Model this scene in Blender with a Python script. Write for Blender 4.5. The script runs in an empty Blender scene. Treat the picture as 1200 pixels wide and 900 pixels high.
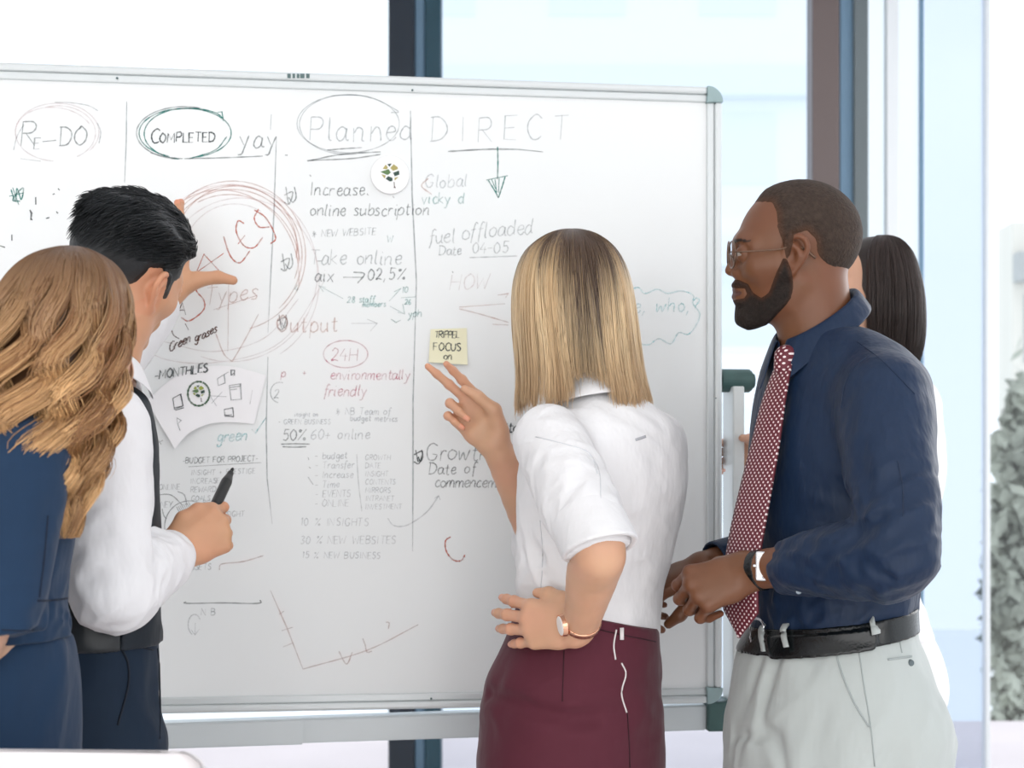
import bpy, bmesh, math, random
import numpy as np
from mathutils import Vector, Matrix
from mathutils.bvhtree import BVHTree

# ------------------------------------------------------------------ camera, world, light, exposure
SC = bpy.context.scene
COL = SC.collection
F, HOR, EYE = 1667.0, 565.0, 1.26          # focal length in photo pixels, horizon row, eye height

cam_d = bpy.data.cameras.new('camera')
cam = bpy.data.objects.new('camera', cam_d)
COL.objects.link(cam)
cam.location = (0, 0, EYE)
cam.rotation_euler = (math.pi / 2, 0, 0)
cam_d.sensor_width = 36.0
cam_d.lens = 36.0 * F / 1200.0
cam_d.shift_y = (HOR - 450.0) / 1200.0
cam_d.clip_end = 200
cam_d.dof.use_dof = True
cam_d.dof.focus_distance = 2.25
cam_d.dof.aperture_fstop = 5.6
SC.camera = cam

world = bpy.data.worlds.new('sky')
SC.world = world
world.use_nodes = True
wn = world.node_tree
wn.nodes['Background'].inputs[0].default_value = (0.89, 0.945, 1.0, 1)
wn.nodes['Background'].inputs[1].default_value = 1.55

def area(name, loc, target, sx, sy, power, col):
    d = bpy.data.lights.new(name, 'AREA')
    d.shape = 'RECTANGLE'; d.size = sx; d.size_y = sy; d.energy = power; d.color = col
    o = bpy.data.objects.new(name, d); COL.objects.link(o)
    o.location = loc
    o.rotation_euler = (Vector(target) - Vector(loc)).to_track_quat('-Z', 'Y').to_euler()
    return o
area('soft_key_light', (-1.3, 0.2, 3.3), (0.0, 2.6, 1.1), 3.6, 2.4, 9, (1.0, 0.96, 0.92))  # added soft key lamp from upper left, not an actual ceiling fixture
area('soft_key_light', (1.2, 0.4, 3.3), (0.6, 2.6, 1.2), 2.8, 2.0, 7, (1.0, 0.97, 0.94))  # second added lamp, evens out the light on board and people
area('rear_fill_light', (-0.2, -1.35, 1.35), (0.0, 3.0, 1.0), 6.5, 2.4, 88, (1.0, 1.0, 0.98))  # added fill lamp behind the camera; the back wall has no window
area('window_daylight', (3.4, 4.3, 2.6), (0.4, 2.2, 1.2), 2.4, 2.4, 44, (1.0, 0.97, 0.95))

vs = SC.view_settings
vs.view_transform = 'Standard'
vs.look = 'None'
vs.gamma = 1.0
vs.use_curve_mapping = False
vs.exposure = 0.10
SC.cycles.max_bounces = 8
SC.cycles.transparent_max_bounces = 16
try:
    SC.cycles.use_denoising = True
except Exception:
    pass

def P(px, py, Y):
    return np.array([(px - 600.0) / F * Y, Y, EYE - (py - HOR) / F * Y])
def Z(py, Y):
    return EYE - (py - HOR) / F * Y

# ------------------------------------------------------------------ materials
MATS = {}
def mat(name, col, rough=0.5, spec=0.5, metal=0.0, bump=None, sss=0.0, sheen=0.0, attr=None, var=None, aniso=0.0, coat=0.0):
    """bump = list of (scale xyz, strength, distance, kind); var = (scale xyz, amount)."""
    if name in MATS:
        return MATS[name]
    m = bpy.data.materials.new(name)
    m.use_nodes = True
    nt = m.node_tree; N = nt.nodes; L = nt.links
    b = N['Principled BSDF']
    b.inputs['Base Color'].default_value = (*col, 1)
    b.inputs['Roughness'].default_value = rough
    b.inputs['Specular IOR Level'].default_value = spec
    b.inputs['Metallic'].default_value = metal
    if coat: b.inputs['Coat Weight'].default_value = coat
    if aniso: b.inputs['Anisotropic'].default_value = aniso
    if sss:
        b.inputs['Subsurface Weight'].default_value = sss
        b.inputs['Subsurface Radius'].default_value = (1.0, 0.35, 0.2)
        b.inputs['Subsurface Scale'].default_value = 0.012
    if sheen:
        b.inputs['Sheen Weight'].default_value = sheen
        b.inputs['Sheen Roughness'].default_value = 0.5
    tc = None
    src = None
    if attr:
        a = N.new('ShaderNodeAttribute'); a.attribute_name = attr
        src = a.outputs['Color']
    def coords(scale):
        nonlocal tc
        if tc is None: tc = N.new('ShaderNodeTexCoord')
        mp = N.new('ShaderNodeMapping')
        mp.inputs['Scale'].default_value = scale
        L.new(tc.outputs['Object'], mp.inputs['Vector'])
        return mp.outputs['Vector']
    if var:
        nz = N.new('ShaderNodeTexNoise'); nz.inputs['Scale'].default_value = 1.0; nz.inputs['Detail'].default_value = 4
        L.new(coords(var[0]), nz.inputs['Vector'])
        mr = N.new('ShaderNodeMapRange')
        mr.inputs['From Min'].default_value = 0.3; mr.inputs['From Max'].default_value = 0.7
        mr.inputs['To Min'].default_value = 1 - var[1]; mr.inputs['To Max'].default_value = 1 + var[1]
        L.new(nz.outputs['Fac'], mr.inputs['Value'])
        mx = N.new('ShaderNodeMix'); mx.data_type = 'RGBA'; mx.blend_type = 'MULTIPLY'
        mx.inputs[0].default_value = 1.0
        if src is not None: L.new(src, mx.inputs[6])
        else: mx.inputs[6].default_value = (*col, 1)
        L.new(mr.outputs['Result'], mx.inputs[7])
        src = mx.outputs[2]
    if src is not None: L.new(src, b.inputs['Base Color'])
    prev = None
    for (scale, st, dist, kind) in (bump or []):
        if kind == 'noise':
            t = N.new('ShaderNodeTexNoise'); t.inputs['Scale'].default_value = 1.0; t.inputs['Detail'].default_value = 3
            out = t.outputs['Fac']
        elif kind == 'voronoi':
            t = N.new('ShaderNodeTexVoronoi'); t.inputs['Scale'].default_value = 1.0
            out = t.outputs['Distance']
        else:
            t = N.new('ShaderNodeTexWave'); t.inputs['Scale'].default_value = 1.0
            out = t.outputs['Fac']
        L.new(coords(scale), t.inputs['Vector'])
        bp = N.new('ShaderNodeBump'); bp.inputs['Strength'].default_value = st; bp.inputs['Distance'].default_value = dist
        L.new(out, bp.inputs['Height'])
        if prev is not None: L.new(prev, bp.inputs['Normal'])
        prev = bp.outputs['Normal']
    if prev is not None: L.new(prev, b.inputs['Normal'])
    MATS[name] = m
    return m

def ink(name, col, alpha):
    """dry-wipe marker ink: patchy, partly see-through"""
    key = name
    if key in MATS: return MATS[key]
    m = bpy.data.materials.new(name); m.use_nodes = True
    nt = m.node_tree; N = nt.nodes; L = nt.links
    b = N['Principled BSDF']; b.inputs['Base Color'].default_value = (*col, 1); b.inputs['Roughness'].default_value = 0.6
    tr = N.new('ShaderNodeBsdfTransparent'); mx = N.new('ShaderNodeMixShader')
    tc = N.new('ShaderNodeTexCoord'); nz = N.new('ShaderNodeTexNoise'); nz.inputs['Scale'].default_value = 60; nz.inputs['Detail'].default_value = 5
    mr = N.new('ShaderNodeMapRange'); mr.inputs['From Min'].default_value = 0.3; mr.inputs['From Max'].default_value = 0.65
    mr.inputs['To Min'].default_value = alpha * 0.5; mr.inputs['To Max'].default_value = min(1, alpha * 1.15)
    L.new(tc.outputs['Object'], nz.inputs['Vector']); L.new(nz.outputs['Fac'], mr.inputs['Value'])
    L.new(mr.outputs['Result'], mx.inputs[0]); L.new(tr.outputs[0], mx.inputs[1]); L.new(b.outputs[0], mx.inputs[2])
    L.new(mx.outputs[0], N['Material Output'].inputs['Surface'])
    MATS[key] = m
    return m

def glass(name, tint, gloss=0.06):
    m = bpy.data.materials.new(name); m.use_nodes = True
    nt = m.node_tree; N = nt.nodes; L = nt.links
    N.remove(N['Principled BSDF'])
    tr = N.new('ShaderNodeBsdfTransparent'); tr.inputs[0].default_value = (*tint, 1)
    gl = N.new('ShaderNodeBsdfGlossy'); gl.inputs['Roughness'].default_value = 0.02
    mx = N.new('ShaderNodeMixShader'); mx.inputs[0].default_value = gloss
    L.new(tr.outputs[0], mx.inputs[1]); L.new(gl.outputs[0], mx.inputs[2])
    L.new(mx.outputs[0], N['Material Output'].inputs['Surface'])
    return m

# ------------------------------------------------------------------ objects
def thing(name, label, cat, loc=(0, 0, 0), rz=0.0, group=None):
    o = bpy.data.objects.new(name, None); COL.objects.link(o)
    o.empty_display_size = 0.1
    o.location = loc; o.rotation_euler = (0, 0, rz)
    o['label'] = label; o['category'] = cat
    if group: o['group'] = group
    return o

def tag(o, label, cat, group=None):
    o['label'] = label; o['category'] = cat
    if group: o['group'] = group
    return o

def mesh_np(name, V, Fq, m, parent=None, col=None, smooth=True, uv=None):
    """V (n,3) in the parent's own space; Fq (k,3|4) int array"""
    V = np.asarray(V, np.float32); Fq = np.asarray(Fq, np.int32)
    me = bpy.data.meshes.new(name)
    me.vertices.add(len(V)); me.vertices.foreach_set('co', V.ravel())
    n, w = Fq.shape
    me.loops.add(n * w); me.loops.foreach_set('vertex_index', Fq.ravel())
    me.polygons.add(n)
    me.polygons.foreach_set('loop_start', np.arange(0, n * w, w, dtype=np.int32))
    me.polygons.foreach_set('loop_total', np.full(n, w, np.int32))
    me.polygons.foreach_set('use_smooth', np.full(n, smooth, bool))
    me.update(calc_edges=True); me.validate()
    if col is not None:
        at = me.attributes.new('Col', 'FLOAT_COLOR', 'POINT')
        at.data.foreach_set('color', np.concatenate([col, np.ones((len(col), 1))], 1).astype(np.float32).ravel())
    if uv is not None:
        ul = me.uv_layers.new(name='UVMap')
        ul.data.foreach_set('uv', np.asarray(uv, np.float32)[Fq.ravel()].ravel())
    if m: me.materials.append(m)
    o = bpy.data.objects.new(name, me); COL.objects.link(o)
    if parent: o.parent = parent
    return o

def obj(name, bm, m, parent=None, smooth=False):
    me = bpy.data.meshes.new(name)
    bmesh.ops.recalc_face_normals(bm, faces=bm.faces)
    bm.to_mesh(me); bm.free()
    if m: me.materials.append(m)
    if smooth:
        for p in me.polygons: p.use_smooth = True
    o = bpy.data.objects.new(name, me); COL.objects.link(o)
    if parent: o.parent = parent
    return o

def struct(o):
    o['kind'] = 'structure'; return o

def add_box(bm, lo, hi, bev=0.0, seg=2):
    lo = Vector(lo); hi = Vector(hi)
    c = (lo + hi) / 2; s = hi - lo
    r = bmesh.ops.create_cube(bm, size=1, matrix=Matrix.Translation(c) @ Matrix.Diagonal((*s, 1)))
    if bev > 0:
        es = list({e for v in r['verts'] for e in v.link_edges})
        bmesh.ops.bevel(bm, geom=es, offset=bev, segments=seg, profile=0.5, affect='EDGES')
    return bm
def box(name, lo, hi, m, parent=None, bev=0.0, seg=2):
    bm = bmesh.new(); add_box(bm, lo, hi, bev, seg)
    return obj(name, bm, m, parent, smooth=False)

def catmull(pts, n=8, closed=False):
    pts = np.asarray(pts, float)
    if len(pts) < 3 and not closed: 
        t = np.linspace(0, 1, n + 1)[:, None]
        return pts[0] * (1 - t) + pts[-1] * t
    if closed: q = np.concatenate([pts[-1:], pts, pts[:2]])
    else: q = np.concatenate([2 * pts[:1] - pts[1:2], pts, 2 * pts[-1:] - pts[-2:-1]])
    out = []
    for i in range(1, len(q) - 2):
        t = np.linspace(0, 1, n, endpoint=False)[:, None]
        p0, p1, p2, p3 = q[i - 1], q[i], q[i + 1], q[i + 2]
        out.append(0.5 * ((2 * p1) + (-p0 + p2) * t + (2 * p0 - 5 * p1 + 4 * p2 - p3) * t ** 2 + (-p0 + 3 * p1 - 3 * p2 + p3) * t ** 3))
    out = np.concatenate(out)
    if not closed: out = np.concatenate([out, pts[-1:]])
    return out

def tubes(C, R, sides=3):
    """C (N,M,3) centre lines, R (N,M) radii -> V,F"""
    N_, M_, _ = C.shape
    T = np.gradient(C, axis=1); T /= np.linalg.norm(T, axis=2, keepdims=True) + 1e-9
    ref = np.where(np.abs(T[..., 2:3]) > 0.9, np.array([1.0, 0, 0]), np.array([0, 0, 1.0]))
    # steady reference: use one per strand
    ref = np.repeat(ref[:, M_ // 2:M_ // 2 + 1], M_, 1)
    A = np.cross(T, ref); A /= np.linalg.norm(A, axis=2, keepdims=True) + 1e-9
    B = np.cross(T, A)
    ang = np.arange(sides) * 2 * np.pi / sides
    V = C[:, :, None] + R[:, :, None, None] * (np.cos(ang)[:, None] * A[:, :, None] + np.sin(ang)[:, None] * B[:, :, None])
    idx = np.arange(N_ * M_ * sides).reshape(N_, M_, sides)
    a = idx[:, :-1]; b = idx[:, 1:]
    q = np.stack([a, np.roll(a, -1, 2), np.roll(b, -1, 2), b], -1).reshape(-1, 4)
    return V.reshape(-1, 3), q

def tube(name, pts, r, m, parent=None, off=None, sides=8, n=6, smooth_line=True, closed=False):
    pts = np.asarray(pts, float)
    if off is not None: pts = pts - np.asarray(off)
    c = catmull(pts, n, closed) if smooth_line else pts
    if closed: c = np.concatenate([c, c[:1]])
    rr = np.full(len(c), r) if np.isscalar(r) else np.interp(np.linspace(0, 1, len(c)), np.linspace(0, 1, len(r)), r)
    V, q = tubes(c[None], rr[None], sides)
    nV = len(V)
    if not closed:
        V = np.concatenate([V, c[:1], c[-1:]])
        s = np.arange(sides)
        c0 = np.stack([np.full(sides, nV), np.roll(s, -1), s, s], 1)
        e = nV - sides + s
        c1 = np.stack([np.full(sides, nV + 1), e, np.roll(e, -1), np.roll(e, -1)], 1)
        me = bpy.data.meshes.new(name)
        faces = [tuple(x) for x in q.tolist()] + [tuple(x[:3]) for x in c0.tolist()] + [tuple(x[:3]) for x in c1.tolist()]
    else:
        me = bpy.data.meshes.new(name)
        faces = [tuple(x) for x in q.tolist()]
    me.from_pydata([tuple(v) for v in V.tolist()], [], faces)
    for p in me.polygons: p.use_smooth = True
    if m: me.materials.append(m)
    o = bpy.data.objects.new(name, me); COL.objects.link(o)
    if parent: o.parent = parent
    return o

# ------------------------------------------------------------------ signed distance modelling
def smin(a, b, k):
    if k <= 0: return np.minimum(a, b)
    h = np.maximum(k - np.abs(a - b), 0)
    return np.minimum(a, b) - h * h / (4 * k)
def smax(a, b, k): return -smin(-a, -b, k)
def sstep(a, b, x):
    t = np.clip((x - a) / (b - a), 0, 1); return t * t * (3 - 2 * t)

def _hash(i, j, k, s):
    h = (i * 374761393 + j * 668265263 + k * 2147483647 + s * 974634777) & 0xffffffff
    h = ((h ^ (h >> 13)) * 1274126177) & 0xffffffff
    return ((h ^ (h >> 16)) & 0xffff) / 32767.5 - 1.0
def noise(p, seed=0):
    """value noise -1..1, p (n,3)"""
    p = np.asarray(p, np.float64)
    f = np.floor(p); t = p - f; t = t * t * (3 - 2 * t)
    i = f.astype(np.int64)
    o = 0
    for dx in (0, 1):
        wx = t[:, 0] if dx else 1 - t[:, 0]
        for dy in (0, 1):
            wy = t[:, 1] if dy else 1 - t[:, 1]
            for dz in (0, 1):
                wz = t[:, 2] if dz else 1 - t[:, 2]
                o = o + wx * wy * wz * _hash(i[:, 0] + dx, i[:, 1] + dy, i[:, 2] + dz, seed)
    return o

class S:
    def __init__(s, f, lo, hi): s.f = f; s.lo = np.asarray(lo, float); s.hi = np.asarray(hi, float)
    def __call__(s, *a): return s.f(*a)

def cap(a, b, ra, rb):
    a = np.asarray(a, float); b = np.asarray(b, float); ab = b - a; L2 = max(ab @ ab, 1e-9)
    def f(p):
        q = p - a
        t = np.clip(q @ ab / L2, 0, 1)
        return np.linalg.norm(q - t[:, None] * ab, axis=1) - (ra + (rb - ra) * t)
    r = max(ra, rb)
    return S(f, np.minimum(a, b) - r, np.maximum(a, b) + r)
def chain(pts, rad, k=0.0, n=0):
    pts = np.asarray(pts, float)
    if n:
        q = np.concatenate([pts, np.asarray(rad, float)[:, None]], 1)
        q = catmull(q, n); pts = q[:, :3]; rad = q[:, 3]
    cs = [cap(pts[i], pts[i + 1], rad[i], rad[i + 1]) for i in range(len(pts) - 1)]
    def f(p):
        d = cs[0].f(p)
        for c in cs[1:]: d = smin(d, c.f(p), k)
        return d
    return S(f, np.min([c.lo for c in cs], 0), np.max([c.hi for c in cs], 0))
def ell(c, r, R=None):
    c = np.asarray(c, float); r = np.asarray(r, float)
    def f(p):
        q = p - c
        if R is not None: q = q @ R
        k0 = np.linalg.norm(q / r, axis=1); k1 = np.linalg.norm(q / (r * r), axis=1)
        return k0 * (k0 - 1) / np.maximum(k1, 1e-6)
    m = r.max() if R is not None else r
    return S(f, c - m, c + m)
def loft(rows, theta, zr=0.02, n=2.0, tilt=(0, 0, 0), lo_z=None, hi_z=None):
    """rows (z, cx, cy, a, b) with a along the direction theta (radians from +X); closed at both ends"""
    rows = np.array(sorted(rows), float)
    zz = np.linspace(rows[0, 0], rows[-1, 0], 200)
    # smooth interpolation (monotone-ish): cubic through catmull on index
    q = catmull(rows, 16)
    tab = [np.interp(zz, q[:, 0], q[:, i]) for i in range(1, 5)]
    ct, st = math.cos(theta), math.sin(theta)
    z0, z1 = rows[0, 0], rows[-1, 0]
    def f(p):
        z = p[:, 2] - tilt[0] * (p[:, 0] - tilt[1]) 
        cx = np.interp(z, zz, tab[0]); cy = np.interp(z, zz, tab[1]); a = np.interp(z, zz, tab[2]); b = np.interp(z, zz, tab[3])
        x = p[:, 0] - cx; y = p[:, 1] - cy
        u = x * ct + y * st; v = -x * st + y * ct
        if n == 2.0: r = np.sqrt((u / a) ** 2 + (v / b) ** 2)
        else: r = (np.abs(u / a) ** n + np.abs(v / b) ** n) ** (1 / n)
        # first-order distance
        g = np.sqrt((u / a ** 2) ** 2 + (v / b ** 2) ** 2) / np.maximum(np.sqrt((u / a) ** 2 + (v / b) ** 2), 1e-4)
        d = (r - 1) / np.maximum(g, 1.0 / np.maximum(a, b))
        d = smax(d, z - z1, zr); d = smax(d, z0 - z, zr)
        return d
    m = max(rows[:, 3].max(), rows[:, 4].max())
    lo = [rows[:, 1].min() - m, rows[:, 2].min() - m, z0 - 0.06]; hi = [rows[:, 1].max() + m, rows[:, 2].max() + m, z1 + 0.06]
    return S(f, lo, hi)
def rows_px(rows, Y, theta):
    """rows (py, left px, right px, b): centre and half width a so that the outline has that width seen from the camera"""
    out = []
    for (py, L, R, b) in rows:
        W = (R - L) / 2 / F * Y
        a = math.sqrt(max(W * W - (b * math.sin(theta)) ** 2, 1e-4)) / abs(math.cos(theta))
        out.append((Z(py, Y), ((L + R) / 2 - 600) / F * Y, Y, a, b))
    return out

def poly2d(pts):
    pts = np.asarray(pts, float)
    def f(x, y):
        p = np.stack([x, y], 1)
        d = np.full(len(p), 1e9); s = np.ones(len(p))
        n = len(pts); j = n - 1
        for i in range(n):
            e = pts[j] - pts[i]; w = p - pts[i]
            t = np.clip((w @ e) / (e @ e), 0, 1)
            b = w - t[:, None] * e
            d = np.minimum(d, (b * b).sum(1))
            c1 = p[:, 1] >= pts[i, 1]; c2 = p[:, 1] < pts[j, 1]; c3 = e[0] * w[:, 1] > e[1] * w[:, 0]
            s = np.where((c1 & c2 & c3) | (~c1 & ~c2 & ~c3), -s, s)
            j = i
        return s * np.sqrt(d)
    return f

def _fill(items, pts, blocks=None, R=None):
    pass

def sdf_mesh(items, h, zcoarse=None, pad=0.012, clip=None):
    """items: (S|func, k, op) with op u/s/i/d ; returns V, quads"""
    us = [it for it in items if it[2] == 'u']
    lo = np.min([it[0].lo for it in us], 0) - pad; hi = np.max([it[0].hi for it in us], 0) + pad
    if clip is not None:
        lo = np.maximum(lo, clip[0]); hi = np.minimum(hi, clip[1])
    B = 8
    def axis(a, b):
        n = int(math.ceil((b - a) / h)) + 1; n = ((n + B - 1) // B) * B
        return a + h * np.arange(n)
    xs, ys = axis(lo[0], hi[0]), axis(lo[1], hi[1])
    if zcoarse and lo[2] < zcoarse[0]:
        zl = np.arange(lo[2], zcoarse[0], zcoarse[1]); zu = zcoarse[0] + h * np.arange(int((hi[2] - zcoarse[0]) / h) + 2)
        zs = np.concatenate([zl, zu]); n = len(zs); m = ((n + B - 1) // B) * B
        zs = np.concatenate([zs, zs[-1] + h * np.arange(1, m - n + 1)])
    else: zs = axis(lo[2], hi[2])
    nx, ny, nz = len(xs), len(ys), len(zs)
    bx, by, bz = nx // B, ny // B, nz // B
    xb = xs.reshape(bx, B); yb = ys.reshape(by, B); zb = zs.reshape(bz, B)
    cx, cy, cz = xb.mean(1), yb.mean(1), zb.mean(1)
    hz = (zb[:, -1] - zb[:, 0]) / 2 + h / 2
    CB = np.stack(np.meshgrid(cx, cy, cz, indexing='ij'), -1).reshape(-1, 3)
    Rb = np.sqrt(2 * (B * h / 2) ** 2 + hz ** 2); Rb = np.broadcast_to(Rb, (bx, by, bz)).reshape(-1)
    tot = np.full(len(CB), 1e3); per = []
    for (f, k, op) in items:
        if op == 'd': per.append(None); continue
        d = f(CB); per.append(d)
        if op == 'u': tot = smin(tot, d, k)
        elif op == 's': tot = smax(tot, -d, k)
        elif op == 'i': tot = smax(tot, d, k)
    act = np.flatnonzero(np.abs(tot) < Rb * 1.5 + 0.015)
    D = np.broadcast_to(np.where(tot < 0, -1.0, 1.0).astype(np.float32).reshape(bx, 1, by, 1, bz, 1), (bx, B, by, B, bz, B)).copy()
    ib, jb, kb = np.unravel_index(act, (bx, by, bz))
    CH = 1500
    for c0 in range(0, len(act), CH):
        sl = slice(c0, c0 + CH); a = act[sl]; i, j, k_ = ib[sl], jb[sl], kb[sl]
        n = len(a)
        PX = np.broadcast_to(xb[i][:, :, None, None], (n, B, B, B)); PY = np.broadcast_to(yb[j][:, None, :, None], (n, B, B, B)); PZ = np.broadcast_to(zb[k_][:, None, None, :], (n, B, B, B))
        pts = np.stack([PX, PY, PZ], -1).reshape(n, B ** 3, 3)
        d = np.full((n, B ** 3), 1.0)
        for (f, k, op), pc in zip(items, per):
            if op == 'd':
                d += f(pts.reshape(-1, 3), d.reshape(-1)).reshape(n, -1); continue
            pa = pc[a]; ta = tot[a]; ra = Rb[a] * 2.4 + k + 0.01
            if op == 'u': sel = np.flatnonzero(pa <= ta + ra)
            elif op == 's': sel = np.flatnonzero(-pa >= ta - ra)
            else: sel = np.arange(n)
            if len(sel) == 0: continue
            v = f(pts[sel].reshape(-1, 3)).reshape(len(sel), -1)
            if op == 'u': d[sel] = smin(d[sel], v, k)
            elif op == 's': d[sel] = smax(d[sel], -v, k)
            else: d[sel] = smax(d[sel], v, k)
        D[i, :, j, :, k_, :] = d.reshape(n, B, B, B)
    D = D.reshape(nx, ny, nz)
    # close the border
    D[0] = D[-1] = 1; D[:, 0] = D[:, -1] = 1; D[:, :, 0] = D[:, :, -1] = 1
    return surface_nets(D, xs, ys, zs)

def surface_nets(D, xs, ys, zs):
    Sg = D < 0
    nx, ny, nz = D.shape
    cnt = np.zeros((nx - 1, ny - 1, nz - 1), np.int8)
    for a in (0, 1):
        for b in (0, 1):
            for c in (0, 1): cnt += Sg[a:nx - 1 + a, b:ny - 1 + b, c:nz - 1 + c]
    m = (cnt > 0) & (cnt < 8); del cnt
    flat = np.flatnonzero(m); del m
    i, j, k = np.unravel_index(flat, (nx - 1, ny - 1, nz - 1))
    acc = np.zeros((len(flat), 3)); w = np.zeros(len(flat))
    cor = [(a, b, c) for a in (0, 1) for b in (0, 1) for c in (0, 1)]
    for (p, q) in [(p, q) for p in range(8) for q in range(p + 1, 8) if sum(abs(x - y) for x, y in zip(cor[p], cor[q])) == 1]:
        A, Bc = cor[p], cor[q]
        da = D[i + A[0], j + A[1], k + A[2]]; db = D[i + Bc[0], j + Bc[1], k + Bc[2]]
        x = (da < 0) != (db < 0)
        t = np.where(x, da / np.where(x, da - db, 1), 0)
        pa = np.stack([xs[i + A[0]], ys[j + A[1]], zs[k + A[2]]], 1); pb = np.stack([xs[i + Bc[0]], ys[j + Bc[1]], zs[k + Bc[2]]], 1)
        acc += np.where(x[:, None], pa + (pb - pa) * t[:, None], 0); w += x
    V = acc / w[:, None]
    quads = []
    def cell(a, b, c): return np.searchsorted(flat, (a * (ny - 1) + b) * (nz - 1) + c)
    for ax in range(3):
        s0 = [slice(None)] * 3; s1 = [slice(None)] * 3
        s0[ax] = slice(0, -1); s1[ax] = slice(1, None)
        e = Sg[tuple(s0)] != Sg[tuple(s1)]
        a, b, c = np.nonzero(e)
        g = [a, b, c]
        o1, o2 = [(1, 2), (2, 0), (0, 1)][ax]
        ok = (g[o1] > 0) & (g[o2] > 0) & (g[o1] < D.shape[o1] - 1) & (g[o2] < D.shape[o2] - 1)
        g = [x[ok] for x in g]
        ins = Sg[g[0], g[1], g[2]]
        def cc(d1, d2):
            q = list(g); q[o1] = q[o1] - d1; q[o2] = q[o2] - d2
            return cell(*q)
        q = np.stack([cc(1, 1), cc(0, 1), cc(0, 0), cc(1, 0)], 1)
        q = np.where(ins[:, None], q, q[:, ::-1])
        quads.append(q)
    return V, np.concatenate(quads)

def relax(V, q, it=2, lam=0.5):
    n = len(V)
    for _ in range(it):
        acc = np.zeros((n, 3)); w = np.zeros(n)
        for a, b in ((0, 1), (1, 2), (2, 3), (3, 0)):
            for x, y in ((a, b), (b, a)):
                for c in range(3): acc[:, c] += np.bincount(q[:, x], V[q[:, y], c], n)
                w += np.bincount(q[:, x], minlength=n)
        V = V * (1 - lam) + lam * acc / np.maximum(w, 1)[:, None]
    return V

def sdf_obj(name, items, h, m, parent, off, col=None, zcoarse=None, it=1, clip=None):
    V, q = sdf_mesh(items, h, zcoarse, clip=clip)
    V = relax(V, q, it)
    c = col(V) if col else None
    o = mesh_np(name, V - np.asarray(off), q, m, parent, c)
    return o, V, q
def bvh_of(V, q): return BVHTree.FromPolygons([tuple(v) for v in V.tolist()], [tuple(x) for x in q.tolist()])
def hit(bvh, px, py, lift=0.0):
    """the place on a garment's surface seen at that photo pixel"""
    d = Vector(P(px, py, 1.0) - np.array([0, 0, EYE])).normalized()
    l, n, i, dist = bvh.ray_cast(Vector((0, 0, EYE)), d)
    if l is None: return None
    return np.array(l + n * lift)
def hits(bvh, pts, lift=0.0, n=6):
    q = catmull(np.array([(*p, 0) for p in pts], float), n)
    r = [hit(bvh, a, b, lift) for a, b, _ in q]
    return [x for x in r if x is not None]
def unit(v): v = np.asarray(v, float); return v / np.linalg.norm(v)
# ------------------------------------------------------------------ the room: floor, window wall, what lies outside
m_floor = mat('pale_floor', (0.80, 0.74, 0.73), 0.35, 0.3, var=((2, 2, 2), 0.04))
m_dark = mat('dark_window_post', (0.004, 0.012, 0.024), 0.4)
m_teal = mat('teal_window_post', (0.009, 0.05, 0.075), 0.4)
m_blue = mat('pale_blue_strip', (0.16, 0.28, 0.40), 0.4)
m_brown = mat('bronze_window_post', (0.135, 0.105, 0.10), 0.4)
m_grey = mat('grey_green_window_post', (0.13, 0.16, 0.17), 0.4)
m_frame_streak = mat('white_frame_and_streak', (0.80, 0.84, 0.86), 0.4)

struct(box('floor', (-4.5, -1.5, -0.05), (5.5, 6.1, 0.0), m_floor))
WY = 6.0
def wx(px, Y=WY): return (px - 600.0) / F * Y
def post(name, px0, px1, m, y0=WY, d=0.12, z1=3.4):
    return struct(box(name, (wx(px0, y0), y0, 0.0), (wx(px1, y0), y0 + d, z1), m, bev=0.006))
post('trim_1', 455, 486, m_dark); post('trim_2', 486, 498, m_blue, WY + 0.03); post('trim_3', 498, 517, m_teal)  # middle strip: reflecting gap between the posts, put in as pale blue colour
post('trim_4', 952, 984, m_brown); post('trim_5', 984, 1001, m_blue, WY + 0.03); post('trim_6', 1001, 1018, m_grey)
post('trim_7', 1039, 1054, m_frame_streak, WY + 0.02, 0.05); post('trim_8', 1079, 1083, m_blue, WY + 0.02, 0.04)  # room reflections in the glass, built as coloured uprights
post('trim_9', 1155, 1161, m_frame_streak, WY + 0.02, 0.05)
g_clear = glass('clear_glass', (0.97, 0.985, 1.0), 0.04)
g_mid = glass('cool_glass', (0.865, 0.895, 0.935), 0.05)
g_right = glass('blue_grey_glass', (0.76, 0.805, 0.87), 0.06)
g_streak = glass('reflection_tint_glass', (0.82, 0.85, 0.87), 0.06)  # pale tint stands in for streaks of room reflection
def pane(name, px0, px1, m, y=WY + 0.06):
    return struct(box(name, (wx(px0, y), y, 0.0), (wx(px1, y), y + 0.012, 3.4), m))
pane('window_1', -500, 455, g_clear)
pane('window_2', 517, 952, g_mid)
pane('window_3', 1018, 1039, g_streak)
pane('window_4', 1054, 1079, g_streak)
pane('window_5', 1083, 1155, g_right)
pane('window_6', 1161, 1500, g_clear)
m_wall = mat('room_white', (0.88, 0.88, 0.88), 0.8)
struct(box('ceiling', (-4.5, -1.6, 3.4), (5.5, 6.2, 3.5), m_wall))
struct(box('wall_left', (-4.6, -1.6, 0.0), (-4.5, 6.1, 3.4), m_wall))
struct(box('wall_back', (-4.6, -1.6, 0.0), (5.5, -1.5, 3.4), m_wall))

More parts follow.
